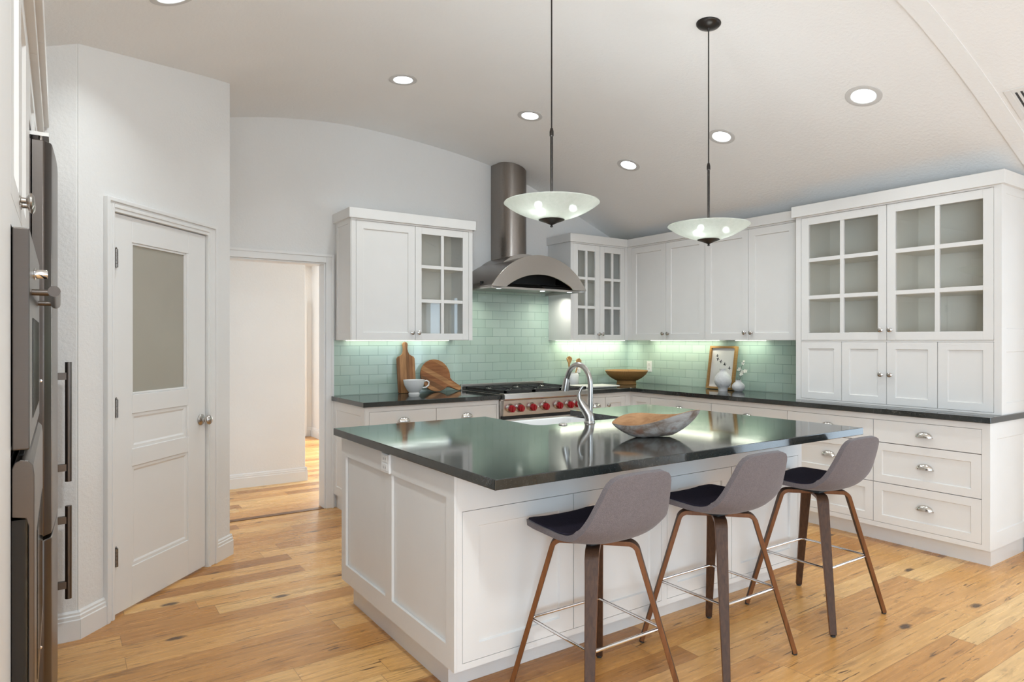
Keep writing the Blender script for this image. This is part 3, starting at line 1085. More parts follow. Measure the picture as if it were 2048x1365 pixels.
# ------------------------------------------------------------------ hutch
XH = 4.72
FH = face_mx(XH)
c = thing('hutch', 'tall white hutch with two glass doors over four small doors on right counter', 'hutch', (4.95, 2.31, 0.9145))
HA0, HA1 = 1.640, 2.993
ops = [(2.312, 2.951, UZ0 - 0.002, 2.312), (1.674, 2.312, UZ0 - 0.002, 2.312),
       (2.631, 2.951, 0.926, UZ0 - 0.010), (2.312, 2.631, 0.926, UZ0 - 0.010), (1.990, 2.312, 0.926, UZ0 - 0.010), (1.674, 1.990, 0.926, UZ0 - 0.010)]
carcass(FH, HA0, HA1, 0.9145, UZ1, 0.455, ops, c)
MB(FH).box(HA0 + 0.019, HA1 - 0.019, -0.44, -0.025, UZ0 - 0.022, UZ0 - 0.004).box(2.303, 2.321, -0.44, -0.025, UZ0 - 0.003, UZ1 - 0.02).build('divider', 'inside', c)
MB(FH).box(HA0 + 0.0185, HA1 - 0.0185, -0.443, -0.441, 0.934, 2.326).build('back_panel', 'inside', c)
for p, q in ((HA1 - 0.0205, HA1 - 0.0185), (HA0 + 0.0185, HA0 + 0.0205)):
    MB(FH).box(p, q, -0.44, -0.025, UZ0, 2.326).build('side_lining', 'inside', c)
for z in (1.690, 1.990):
    for p, q in ((1.662, 2.302), (2.322, 2.972)):
        MB(FH).box(p, q, -0.438, -0.035, z - 0.009, z + 0.009).build('shelf', 'inside', c)
d, _ = glass_door(FH, ops[0], c, 2, 3, st=(0.057, 0.060), rail=(0.056, 0.058), mun=0.029)
knob(FH, 2.346, 1.443, d)
d, _ = glass_door(FH, ops[1], c, 2, 3, st=(0.057, 0.057), rail=(0.056, 0.058), mun=0.029)
knob(FH, 2.283, 1.443, d)
for i in range(2, 6):
    d = shaker_door(FH, ops[i], c, fr=0.056, frz=0.050)
    if i == 3:
        knob(FH, 2.346, 1.133, d)
    if i == 4:
        knob(FH, 2.283, 1.133, d)
FHS = face_my(HA0)
MB(FHS).shaker(XH + 0.001, XR - 0.006, 1.372, UZ1, t=0.006, fr=0.07, rec=0.005, n0=0.006).shaker(XH + 0.001, XR - 0.006, 0.9145, 1.372, t=0.006, fr=0.07, rec=0.005, n0=0.006).build('side_panel', 'white', c)
mb = crown_mb(FH, HA0 - 0.030, HA1 + 0.024, UCZ0 - 0.006, UCZ1, 0.026, 0.455)
mb.build('crown', 'white', c, bevel=0.002)

# ------------------------------------------------------------------ base cabinets
BZ0, BZ1 = 0.115, 0.8765


def toe_mb(F, a0, a1, rec, depth):
    return MB(F).box(a0, a1, -depth, -rec, 0, BZ0)


# back wall, left of the range
FB = face_my(4.632)
c = thing('base_cabinet', 'white base cabinet left of the range with two top drawers', 'cabinet', (2.45, 4.97, 0))
ops = [(1.888, 2.447, 0.660, 0.838), (2.447, 3.014, 0.660, 0.838), (1.888, 2.447, 0.15, 0.655), (2.447, 3.014, 0.15, 0.655)]
carcass(FB, 1.856, 3.034, BZ0, BZ1, 0.672, ops, c)
for i, pa in ((0, 2.168), (1, 2.725)):
    d = slab_door(FB, ops[i], c, 'drawer')
    cup_pull(FB, pa, 0.766, d)
for i, ka in ((2, 2.41), (3, 2.485)):
    d = shaker_door(FB, ops[i], c)
    knob(FB, ka, 0.60, d)
MB(face_mx(1.856)).shaker(4.636, 5.300, BZ0, BZ1, t=0.006, fr=0.07, rec=0.005, n0=0.006).build('side_panel', 'white', c)
toe_mb(FB, 1.875, 3.03, 0.075, 0.672).build('toe_kick', 'white', c)

# back wall, right of the range
c = thing('base_cabinet', 'narrow white base cabinet between the range and the room corner', 'cabinet', (4.28, 4.97, 0))
ops = [(4.005, 4.231, 0.660, 0.838), (4.005, 4.231, 0.15, 0.655), (4.231, 4.492, 0.15, 0.838)]
carcass(FB, 3.988, 4.556, BZ0, BZ1, 0.672, ops, c)
d = slab_door(FB, ops[0], c, 'drawer')
cup_pull(FB, 4.119, 0.768, d)
shaker_door(FB, ops[1], c, fr=0.05)
d = shaker_door(FB, ops[2], c, fr=0.055)
knob(FB, 4.262, 0.762, d)
toe_mb(FB, 3.99, 4.60, 0.075, 0.672).build('toe_kick', 'white', c)

# right wall run
XBASE = 4.556
FR = face_mx(XBASE)
runs = [(4.372, 4.632, 'door', 'narrow white corner base cabinet door under the woven basket'),
        (3.671, 4.372, 'dr', 'white three-drawer base cabinet nearest the corner on the right wall'),
        (2.962, 3.671, 'dr', 'white three-drawer base cabinet under the bird picture and vases'),
        (2.319, 2.962, 'dr', 'white three-drawer base cabinet beneath the hutch half behind the third stool'),
        (1.642, 2.319, 'dr', 'white three-drawer base cabinet at the near right end of the run')]
for a0, a1, kind, lab in runs:
    c = thing('base_cabinet', lab, 'cabinet', (4.86, (a0 + a1) / 2, 0), 'white base cabinets along the right wall')
    e1 = a1
    s0 = a0 + 0.037 if a0 < 1.7 else a0
    s1 = a1 - 0.025 if kind == 'door' else a1
    if kind == 'door':
        ops = [(s0, s1, 0.147, 0.838)]
    else:
        ops = [(s0, s1, 0.686, 0.838), (s0, s1, 0.417, 0.686), (s0, s1, 0.147, 0.417)]
    carcass(FR, a0 if a0 > 1.7 else 1.642, a1, BZ0, BZ1, 0.620, ops, c)
    if kind == 'door':
        shaker_door(FR, ops[0], c, fr=0.05)
    else:
        m = (s0 + s1) / 2
        d = slab_door(FR, ops[0], c, 'drawer')
        cup_pull(FR, m, 0.766, d)
        d = shaker_door(FR, ops[1], c, 'drawer', fr=0.055, frz=0.050)
        cup_pull(FR, m, 0.560, d, n0=-0.009)
        d = shaker_door(FR, ops[2], c, 'drawer', fr=0.055, frz=0.050)
        cup_pull(FR, m, 0.296, d, n0=-0.009)
    toe_mb(FR, a0 if a0 > 1.7 else 1.668, min(a1, 4.60), 0.098, 0.620).build('toe_kick', 'white', c)
    if a0 < 1.7:
        MB(face_my(1.642)).shaker(XBASE + 0.001, XR - 0.006, BZ0, BZ1, t=0.006, fr=0.10, rec=0.005, n0=0.006).build('side_panel', 'white', c)
baseboard('baseboard_right', (XR, 1.66), (XR, 1.20))

# ------------------------------------------------------------------ countertops
CT0, CT1 = 0.8775, 0.914
o = MB().box(1.832, 3.036, 4.603, YB - 0.001, CT0, CT1).build('countertop', 'stone', bevel=0.003)
tag(o, 'dark stone countertop left of the range under the wooden boards', 'countertop')
poly = [(3.986, 4.603), (4.525, 4.603), (4.525, 1.622), (XR - 0.001, 1.622), (XR - 0.001, YB - 0.001), (3.986, YB - 0.001)]
o = MB().prism(poly, CT0, CT1, lambda p, q, d: (p, q, d)).build('countertop', 'stone', bevel=0.003)
tag(o, 'long L-shaped dark stone countertop in the corner and along right wall', 'countertop')

# ------------------------------------------------------------------ island
IX0, IX1, IY0, IY1 = 1.205, 3.432, 2.142, 3.325
isl = thing('kitchen_island', 'white panelled kitchen island base beneath the large dark stone top', 'island', (2.32, 2.73, 0))
FI = face_my(IY0)
ops = [(1.240, 1.778, 0.160, 0.730), (1.778, 2.306, 0.160, 0.730), (2.343, 2.817, 0.160, 0.730), (2.817, 3.398, 0.160, 0.730)]
SX0, SX1, SY0, SY1 = 2.105, 2.760, 2.845, 3.345
ib = MB()
ib.box(IX0 + 0.013, IX1, IY0 + 0.021, IY1, 0.136, 0.155)
ib.box(IX0 + 0.013, IX0 + 0.03, IY0 + 0.021, IY1, 0.155, BZ1).box(IX1 - 0.02, IX1, IY0 + 0.021, IY1, 0.155, BZ1)
ib.box(IX0 + 0.02, SX0 - 0.03, IY1 - 0.02, IY1, 0.155, BZ1).box(SX1 + 0.03, IX1 - 0.02, IY1 - 0.02, IY1, 0.155, BZ1).box(SX0 - 0.03, SX1 + 0.03, IY1 - 0.02, IY1, 0.155, 0.62)
ib.box(IX0 + 0.02, IX1 - 0.02, IY0 + 0.04, IY0 + 0.055, 0.155, BZ1)
fi = ib
fi.T = FI
for a0, a1, z0, z1 in ((IX0 + 0.0125, 1.240, 0.135, BZ1), (2.306, 2.343, 0.160, 0.730), (3.398, IX1, 0.135, BZ1), (1.240, 3.398, 0.730, BZ1), (1.240, 3.398, 0.135, 0.160)):
    fi.box(a0, a1, -0.02, 0, z0, z1)
fi.build('cabinet_body', 'white', isl)
for o_ in ops:
    MB(FI).shaker(o_[0] + G, o_[1] - G, o_[2] + G, o_[3] - G, fr=0.072, rec=0.009, frz=0.060).build('door', 'white', isl)
FL = face_mx(IX0)
sp = MB(FL)
sp.box(IY0, 2.205, -0.012, 0, 0.135, BZ1).box(2.700, 2.768, -0.012, 0, 0.135, BZ1).box(3.266, IY1, -0.012, 0, 0.135, BZ1)
for p, q in ((2.205, 2.700), (2.768, 3.266)):
    sp.box(p, q, -0.012, 0, 0.135, 0.222).box(p, q, -0.012, 0, 0.778, BZ1)
sp.build('side_panel', 'white', isl)
MB().box(IX0 + 0.057, IX1 - 0.057, IY0 + 0.148, IY1 - 0.02, 0, 0.136).build('toe_kick', 'white', isl)

# island stone top with a cut-out open to the sink side
TX0, TX1, TY0, TY1 = 1.174, 3.467, 1.815, 3.362
poly = [(TX0, TY0), (TX1, TY0), (TX1, TY1), (SX1, TY1)]
r = 0.07
poly += [(SX1, SY0 + r)] + [(SX1 - r + r * math.cos(a), SY0 + r - r * math.sin(a)) for a in [PI / 2 * k / 6 for k in range(7)]]
poly += [(SX0 + r - r * math.sin(a), SY0 + r - r * math.cos(a)) for a in [PI / 2 * k / 6 for k in range(7)]]
poly += [(SX0, TY1), (TX0, TY1)]
mb = MB()
# split into three simple prisms joined seamlessly at shared outlines
mb.prism(poly, CT0, CT1, lambda p, q, d: (p, q, d))
bmx = mb.build('countertop', 'stone', bevel=0.003)
tag(bmx, 'large dark stone countertop on the island with sink cut-out', 'countertop')

# apron sink
sk = thing('farmhouse_sink', 'white fireclay apron sink set into the island top', 'sink', (2.43, 3.1, 0.63))
so = MB()
sx0, sx1, sy0, sy1 = SX0 - 0.014, SX1 + 0.014, SY0 - 0.014, TY1 + 0.016
zt, zb = 0.873, 0.635
def rr(x0, x1, y0, y1, r, z, n=5):
    pts = []
    for cx, cy, a0 in ((x1 - r, y1 - r, 0), (x0 + r, y1 - r, PI / 2), (x0 + r, y0 + r, PI), (x1 - r, y0 + r, 1.5 * PI)):
        for k in range(n + 1):
            a = a0 + PI / 2 * k / n
            pts.append((cx + r * math.cos(a), cy + r * math.sin(a), z))
    return pts
loops = [rr(sx0, sx1, sy0, sy1, 0.02, zb), rr(sx0, sx1, sy0, sy1, 0.02, zt - 0.006), rr(sx0 + 0.006, sx1 - 0.006, sy0 + 0.006, sy1 - 0.006, 0.02, zt),
         rr(sx0 + 0.026, sx1 - 0.026, sy0 + 0.026, sy1 - 0.030, 0.05, zt), rr(sx0 + 0.032, sx1 - 0.032, sy0 + 0.032, sy1 - 0.036, 0.05, zt - 0.008),
         rr(sx0 + 0.040, sx1 - 0.040, sy0 + 0.040, sy1 - 0.044, 0.05, zb + 0.04), rr(sx0 + 0.07, sx1 - 0.07, sy0 + 0.07, sy1 - 0.074, 0.05, zb + 0.02)]
vs = [p for l in loops for p in l]
m = len(loops[0])
fs = [tuple(range(m))[::-1], tuple(range((len(loops) - 1) * m, len(loops) * m))]
for k in range(len(loops) - 1):
    for i in range(m):
        j = (i + 1) % m
        fs.append((k * m + i, k * m + j, (k + 1) * m + j, (k + 1) * m + i))
so.add(vs, fs).build('basin', 'fireclay', sk, smooth=40)
MB().lathe((2.43, 3.10, zb + 0.0205), [(0.045, 0), (0.045, 0.003), (0.03, 0.004), (0.028, 0.001), (0, 0.001)], 24).build('drain', 'chrome', sk, smooth=40)

# faucet
fc = thing('kitchen_faucet', 'brushed gooseneck faucet standing behind the island sink', 'faucet', (2.425, 2.783, CT1))
fx, fy = 2.425, 2.783
trunk = [(fx, fy, CT1 + 0.0005), (fx, fy, 0.930), (fx - 0.002, fy + 0.004, 0.955), (fx - 0.012, fy + 0.020, 0.985), (fx - 0.024, fy + 0.034, 1.010), (fx - 0.031, fy + 0.042, 1.030)]
MB().lathe((fx, fy, CT1 + 0.0003), [(0.031, 0), (0.031, 0.004), (0.0275, 0.008), (0.027, 0.012)], 28).tube(trunk, [0.027, 0.027, 0.0265, 0.026, 0.025, 0.020], 20).build('body', 'faucet', fc, smooth=60)
lev = [(fx - 0.030, fy + 0.041, 1.026), (fx - 0.036, fy + 0.048, 1.050), (fx - 0.037, fy + 0.047, 1.075), (fx - 0.031, fy + 0.040, 1.098), (fx - 0.022, fy + 0.030, 1.116)]
MB().tube(lev, [0.017, 0.012, 0.0095, 0.0085, 0.0065], 14).build('lever_handle', 'faucet', fc, smooth=60)
gp = [(fx + 0.004, fy + 0.002, 0.955), (fx + 0.006, fy, 1.00), (fx + 0.006, fy, 1.06), (fx + 0.006, fy, 1.125)]
R = 0.097
for k in range(1, 15):
    a = math.radians(172) * k / 14
    gp.append((fx + 0.006 - 0.012 * k / 14, fy + R - R * math.cos(a), 1.125 + R * 1.12 * math.sin(a)))
MB().tube(gp, 0.0145, 18).build('spout', 'faucet', fc, smooth=60)
ex, ey, ez = gp[-1]
hd = [(ex, ey, ez + 0.012), (ex - 0.001, ey + 0.004, ez - 0.012), (ex - 0.002, ey + 0.010, ez - 0.040), (ex - 0.003, ey + 0.014, ez - 0.060)]
MB().tube(hd, [0.0165, 0.0185, 0.021, 0.0215], 20).build('spray_head', 'faucet', fc, smooth=60)
MB().box(ex + 0.010, ex + 0.022, ey - 0.004, ey + 0.014, ez - 0.050, ez - 0.012).build('spray_button', 'rubber', fc, bevel=0.003)
o = MB().lathe((2.247, 2.797, CT1 + 0.0004), [(0.0235, 0), (0.0235, 0.003), (0.021, 0.006), (0.018, 0.0075), (0.0175, 0.006), (0.012, 0.006), (0.011, 0.0085), (0, 0.009)], 26).build('air_switch', 'nickel', smooth=40)
tag(o, 'small round nickel button on island top left of the faucet', 'switch')

# ------------------------------------------------------------------ range
rg = thing('gas_range', 'stainless gas range with red knobs and black grates beneath the hood', 'range', (3.51, 4.95, 0))
RX0, RX1, RY = 3.040, 3.982, 4.60
b_ = MB()
b_.box(RX0, RX1, RY + 0.03, YB - 0.012, 0.10, 0.862)
b_.box(RX0, RX1, RY + 0.005, YB - 0.012, 0.862, 0.915)
b_.box(RX0, RX1, YB - 0.045, YB - 0.0105, 0.915, 0.968)
b_.build('range_body', 'steel_range', rg, bevel=0.003)
bn = [(-0.045, 0.872), (-0.052, 0.882), (-0.050, 0.918), (-0.040, 0.926), (0.03, 0.926), (0.03, 0.872)]
MB().prism(bn, RX0, RX1, lambda p, q, d: (d, RY + p, q)).build('bullnose', 'steel_range', rg, bevel=0.002)
MB().box(RX0 + 0.01, RX1 - 0.01, RY + 0.03, YB - 0.05, 0.9155, 0.922).build('drip_tray', 'iron', rg)
# control panel leaning slightly back
cpn = [(-0.004, 0.735), (-0.018, 0.866), (0.03, 0.866), (0.03, 0.735)]
MB().prism(cpn, RX0 + 0.014, RX1 - 0.014, lambda p, q, d: (d, RY + p, q)).build('control_panel', 'steel_range', rg, bevel=0.002)
for kx in (3.118, 3.212, 3.340, 3.478, 3.627, 3.752, 3.838):
    cz = 0.802
    ax = Vector((0, -1, -0.10)).normalized()
    cpos = Vector((kx, RY - 0.0115, cz))
    bz = MB().lathe(cpos, [(0.039, 0), (0.039, 0.003), (0.033, 0.010), (0.029, 0.017), (0, 0.017)], 24, ax).build('knob_bezel', 'steel_range', rg, smooth=40)
    k_ = MB().lathe(cpos + ax * 0.016, [(0.031, 0), (0.0305, 0.024), (0.027, 0.033), (0, 0.034)], 10, ax)
    k_.box(kx - 0.006, kx + 0.006, cpos.y - 0.057, cpos.y - 0.030, cz - 0.030, cz + 0.020)
    k_.build('red_knob', 'red', rg, smooth=25)
MB().lathe((3.418, RY - 0.011, 0.800), [(0.006, 0), (0.006, 0.004), (0, 0.006)], 12, (0, -1, 0)).lathe((3.475, RY - 0.015, 0.842), [(0.006, 0), (0.006, 0.004), (0, 0.006)], 12, (0, -1, 0)).build('indicator_light', 'chrome', rg, smooth=40)
MB().box(RX0 + 0.012, RX1 - 0.012, RY + 0.002, RY + 0.03, 0.710, 0.733).build('vent_gap', 'black', rg)
od = MB().box(RX0 + 0.012, RX1 - 0.012, RY - 0.010, RY + 0.029, 0.235, 0.708).build('oven_door', 'steel_range', rg, bevel=0.004)
MB().box(RX0 + 0.17, RX1 - 0.17, RY - 0.0115, RY - 0.009, 0.33, 0.57).build('oven_window', 'dark_glass', od)
MB().tube([(RX0 + 0.05, RY - 0.062, 0.655), (RX1 - 0.05, RY - 0.062, 0.655)], 0.013, 14).tube([(RX0 + 0.09, RY - 0.008, 0.655), (RX0 + 0.09, RY - 0.06, 0.655)], 0.009, 10).tube([(RX1 - 0.09, RY - 0.008, 0.655), (RX1 - 0.09, RY - 0.06, 0.655)], 0.009, 10).build('oven_handle', 'chrome', od, smooth=40)
MB().box(RX0 + 0.015, RX1 - 0.015, RY + 0.01, RY + 0.03, 0.105, 0.230).build('kick_panel', 'steel_range', rg, bevel=0.002)
for lx in (RX0 + 0.06, RX1 - 0.06):
    for ly in (RY + 0.09, YB - 0.09):
        MB().lathe((lx, ly, 0), [(0.022, 0), (0.022, 0.008), (0.014, 0.012), (0.014, 0.10)], 14).build('leg', 'steel_range', rg, smooth=40)
gw = (RX1 - RX0 - 0.05) / 3
for i in range(3):
    gx0 = RX0 + 0.025 + i * gw + 0.003
    gx1 = gx0 + gw - 0.006
    gy0, gy1 = RY - 0.015, YB - 0.075
    g = MB()
    z0, z1 = 0.928, 0.948
    g.box(gx0, gx1, gy0, gy0 + 0.022, z0, z1 + 0.004).box(gx0, gx1, gy1 - 0.018, gy1, z0, z1)
    g.box(gx0, gx0 + 0.016, gy0, gy1, z0, z1).box(gx1 - 0.016, gx1, gy0, gy1, z0, z1)
    my = (gy0 + gy1) / 2
    g.box(gx0, gx1, my - 0.008, my + 0.008, z0, z1)
    mx = (gx0 + gx1) / 2
    for yc in ((gy0 + my) / 2, (my + gy1) / 2):
        for k in range(4):
            a = PI / 4 + k * PI / 2
            g.tube([(mx + 0.03 * math.cos(a), yc + 0.03 * math.sin(a), z1 - 0.003), (mx + 0.125 * math.cos(a), yc + 0.125 * math.sin(a), z1 - 0.005)], 0.006, 6)
        g.box(gx0, mx - 0.03, yc - 0.006, yc + 0.006, z1 - 0.012, z1).box(mx + 0.03, gx1, yc - 0.006, yc + 0.006, z1 - 0.012, z1)
    g.build('grate', 'iron', rg)
    for yc in ((gy0 + my) / 2, (my + gy1) / 2):
        MB().lathe((mx, yc, 0.922), [(0.050, 0), (0.048, 0.006), (0.034, 0.008), (0.034, 0.014), (0.030, 0.018), (0, 0.019)], 22).build('burner', 'nickel', rg, smooth=40)

# ------------------------------------------------------------------ range hood
hd = thing('range_hood', 'stainless arched range hood with round chimney over the gas range', 'range hood', (3.525, 5.0, 1.83))
HC, HW, HH, HZ, HYF = 3.525, 0.520, 0.292, 1.832, 4.69


def arc(hw, h, z0, n=40, c=HC):
    Rr = (hw * hw + h * h) / (2 * h)
    a1 = math.asin(min(1, hw / Rr)) if h <= hw else PI - math.asin(hw / Rr)
    return [(c + Rr * math.sin(a), z0 + h - Rr + Rr * math.cos(a)) for a in [-a1 + 2 * a1 * k / n for k in range(n + 1)]]


def arch_shell(mb, out, inn, y0, y1):
    n = len(out)
    vs = [(x, y0, z) for x, z in out] + [(x, y0, z) for x, z in inn] + [(x, y1, z) for x, z in out] + [(x, y1, z) for x, z in inn]
    fs = []
    for i in range(n - 1):
        fs += [(i, i + 1, n + i + 1, n + i), (2 * n + i, 3 * n + i, 3 * n + i + 1, 2 * n + i + 1),
               (i, 2 * n + i, 2 * n + i + 1, i + 1), (n + i, n + i + 1, 3 * n + i + 1, 3 * n + i)]
    fs += [(0, n, 3 * n, 2 * n), (n - 1, 3 * n - 1, 4 * n - 1, 2 * n - 1)]
    mb.add(vs, fs)


mb = MB()
arch_shell(mb, arc(HW, HH, HZ), arc(HW - 0.006, HH - 0.006, HZ), HYF + 0.012, YB - 0.010)
mb.build('canopy', 'steel_h', hd, smooth=30)
mb = MB()
arch_shell(mb, arc(HW + 0.002, HH + 0.002, HZ), arc(0.374, 0.122, HZ), HYF, HYF + 0.012)
mb.build('front_plate', plain('brushed_steel_front', (0.50, 0.455, 0.415), 0.27, 1.0), hd, smooth=30, bevel=0.0015)
MB().box(HC - HW + 0.012, HC + HW - 0.012, HYF + 0.20, HYF + 0.215, HZ + 0.002, HZ + 0.055).box(HC - 0.36, HC + 0.36, HYF + 0.26, HYF + 0.27, HZ + 0.004, HZ + 0.17).build('inner_baffle', 'black', hd)
mb = MB()
mb.add([(HC - 0.50, HYF + 0.20, HZ + 0.05), (HC + 0.50, HYF + 0.20, HZ + 0.05), (HC + 0.50, YB - 0.02, HZ + 0.012), (HC - 0.50, YB - 0.02, HZ + 0.012),
        (HC - 0.50, HYF + 0.20, HZ + 0.042), (HC + 0.50, HYF + 0.20, HZ + 0.042), (HC + 0.50, YB - 0.02, HZ + 0.004), (HC - 0.50, YB - 0.02, HZ + 0.004)],
       [(0, 1, 2, 3), (7, 6, 5, 4), (0, 4, 5, 1), (1, 5, 6, 2), (2, 6, 7, 3), (3, 7, 4, 0)])
mb.build('filter', 'steel', hd)
mb = MB()
mb.box(HC - HW + 0.004, HC - HW + 0.016, HYF + 0.014, YB - 0.012, HZ - 0.014, HZ + 0.01).box(HC + HW - 0.016, HC + HW - 0.004, HYF + 0.014, YB - 0.012, HZ - 0.014, HZ + 0.01)
mb.box(HC - HW + 0.016, HC + HW - 0.016, HYF + 0.05, HYF + 0.062, HZ - 0.014, HZ + 0.004)
mb.build('rim', 'steel', hd)
mb = MB()
mb.add([(HC - 0.46, HYF + 0.09, HZ + 0.004), (HC + 0.12, HYF + 0.09, HZ + 0.004), (HC + 0.12, HYF + 0.19, HZ + 0.046), (HC - 0.46, HYF + 0.19, HZ + 0.046),
        (HC - 0.46, HYF + 0.09, HZ - 0.002), (HC + 0.12, HYF + 0.09, HZ - 0.002), (HC + 0.12, HYF + 0.19, HZ + 0.040), (HC - 0.46, HYF + 0.19, HZ + 0.040)],
       [(0, 1, 2, 3), (7, 6, 5, 4), (0, 4, 5, 1), (1, 5, 6, 2), (2, 6, 7, 3), (3, 7, 4, 0)])
mb.build('light_panel', 'steel', hd)
for lx, ly in ((HC - 0.40, HYF + 0.08), (HC + 0.10, HYF + 0.12), (HC + 0.40, HYF + 0.10)):
    lp = MB().lathe((lx, ly, HZ - 0.012), [(0.030, 0), (0.030, 0.016), (0.02, 0.018)], 20).build('lamp_housing', 'chrome', hd, smooth=40)
    MB().lathe((lx, ly, HZ - 0.0135), [(0.022, 0), (0.022, 0.0012)], 18).build('lamp_lens', 'lens', lp)
area_light('hood_glow', (HC - 0.38, 5.03, HZ - 0.02), (0.12, 0.18, 0), 0.06, 0.06, 0.9, (1.0, 0.88, 0.70), hd, 'DISK', math.radians(150))
area_light('hood_glow', (HC + 0.42, 4.98, HZ - 0.02), (0.15, 0.0, 0), 0.06, 0.06, 1.3, (1.0, 0.88, 0.70), hd, 'DISK', math.radians(150))
mb = MB()
arch_shell(mb, arc(0.270, 0.105, HZ + 0.222), arc(0.262, 0.097, HZ + 0.222), HYF + 0.235, YB - 0.010)
mb.build('collar', 'steel_h', hd, smooth=30)
mb = MB()
fo = arc(0.272, 0.107, HZ + 0.222)
n = len(fo)
mb.add([(x, HYF + 0.229, z) for x, z in fo] + [(x, HYF + 0.236, z) for x, z in fo], [tuple(range(n))[::-1], tuple(range(n, 2 * n))] + [(i, (i + 1) % n, n + (i + 1) % n, n + i) for i in range(n)])
mb.build('collar_front', 'steel', hd)
# D-shaped chimney
CR, CYC = 0.142, 5.165
prof = [(HC - CR, YB - 0.010)] + [(HC - CR * math.cos(a), CYC - CR * math.sin(a)) for a in [PI * k / 28 for k in range(29)]] + [(HC + CR, YB - 0.010)]
n = len(prof)
mb = MB()
mb.add([(x, y, HZ + 0.245) for x, y in prof] + [(x, y, zc(x) - 0.003) for x, y in prof], [tuple(range(n))[::-1], tuple(range(n, 2 * n))] + [(i, (i + 1) % n, n + (i + 1) % n, n + i) for i in range(n)])
mb.build('chimney', 'steel_h', hd, smooth=30)

# ------------------------------------------------------------------ pendant lamps
def make_pendant(x, y):
    zt = zc(x)
    p = thing('pendant_lamp', '', 'pendant lamp', (x, y, 1.885), 'glass bowl pendants over the island')
    ro, n = 0.2185, 16
    outer = [(0.050, 1.918)] + [(0.050 + (ro - 0.050) * t, 1.918 + 0.078 * (0.62 * t + 0.38 * t ** 3)) for t in [k / n for k in range(1, n + 1)]]
    inner = [(max(r - 0.004, 0.046), z + 0.006) for r, z in outer]
    prof = [(r, z) for r, z in outer] + [(ro - 0.002, outer[-1][1] + 0.004)] + [(r, z) for r, z in reversed(inner)]
    MB().lathe((x, y, 0), prof + [prof[0]], 56).build('glass_shade', 'shade', p, smooth=60)
    MB().lathe((x, y, 0), [(0, 1.885), (0.006, 1.887), (0.0065, 1.892), (0.004, 1.896), (0.012, 1.900), (0.030, 1.908), (0.058, 1.918), (0.060, 1.922), (0.056, 1.926), (0.040, 1.926), (0, 1.926)], 32).build('finial', 'bronze', p, smooth=40)
    MB().lathe((x, y, 0), [(0.0065, 1.926), (0.0065, 2.300), (0.0095, 2.303), (0.0095, 2.322), (0.006, 2.338), (0.0035, 2.340), (0.0035, zt - 0.045), (0.006, zt - 0.040), (0.010, zt - 0.026), (0, zt - 0.026)], 16).build('stem', 'bronze', p, smooth=40)
    sl = (zc(x + 0.05) - zc(x - 0.05)) / 0.10
    nv = Vector((sl, 0, -1)).normalized()
    MB().lathe((x, y, zt - 0.001), [(0.066, 0), (0.066, 0.004), (0.058, 0.014), (0.030, 0.024), (0.012, 0.028), (0, 0.029)], 36, nv).build('canopy', 'bronze', p, smooth=40)
    for k, a in enumerate((math.radians(195), math.radians(330), math.radians(80))):
        bx, by = x + 0.098 * math.cos(a), y + 0.098 * math.sin(a)
        so_ = MB().tube([(x, y, 1.978), (x + 0.05 * math.cos(a), y + 0.05 * math.sin(a), 1.985)], 0.010, 10).build('socket', 'bronze', p, smooth=40)
        MB().lathe((bx, by, 1.976), [(0, -0.018), (0.010, -0.015), (0.017, -0.006), (0.018, 0), (0.014, 0.010), (0, 0.016)], 14).build('bulb', 'bulb', so_, smooth=60)
    return p


pa = make_pendant(1.850, 2.385)
pa['label'] = 'glass bowl pendant on the left, hanging in front of the hood chimney'
pb = make_pendant(2.922, 2.372)
pb['label'] = 'glass bowl pendant on the right, with its ceiling canopy in view'

# ------------------------------------------------------------------ recessed ceiling lights
def recessed(x, y, lab, dz=0.0, rad=0.096, power=4.6):
    sl = (zc(x + 0.05) - zc(x - 0.05)) / 0.10
    nv = Vector((sl, 0, -1)).normalized()
    c0 = Vector((x, y, zc(x) + dz))
    p = thing('recessed_light', lab, 'ceiling light', c0, 'recessed lights in the vaulted ceiling')
    MB().lathe(c0, [(rad, 0.0005), (rad, 0.003), (rad - 0.012, 0.006), (rad * 0.70, 0.004), (rad * 0.66, -0.010), (rad * 0.72, -0.012)], 36, nv).build('trim_ring', plain('ring_paint', (0.60, 0.59, 0.58), 0.45), p, smooth=40)
    MB().lathe(c0, [(rad * 0.665, 0.0005), (rad * 0.665, 0.0022), (0, 0.004)], 32, nv).build('lens', 'lens', p)
    l = area_light('recessed_glow', c0 + nv * 0.012, (0, 0, 0), 0.12, 0.12, power, (1.0, 0.95, 0.88), p, 'DISK', math.radians(130))
    return p


recessed(1.944, 4.167, 'recessed ceiling light farthest left in view, above the left upper cabinet')
recessed(2.977, 4.108, 'recessed ceiling light just left of the near pendant rod')
recessed(3.974, 4.063, 'lowest recessed ceiling light, between the two pendant rods')
recessed(3.976, 3.111, 'recessed ceiling light just right of the far pendant rod')
recessed(4.003, 2.095, 'largest recessed ceiling light, nearest the ceiling vent on the right', rad=0.102)
recessed(0.40, 3.165, 'recessed ceiling light cut by the top edge above the pantry door', power=5.0)

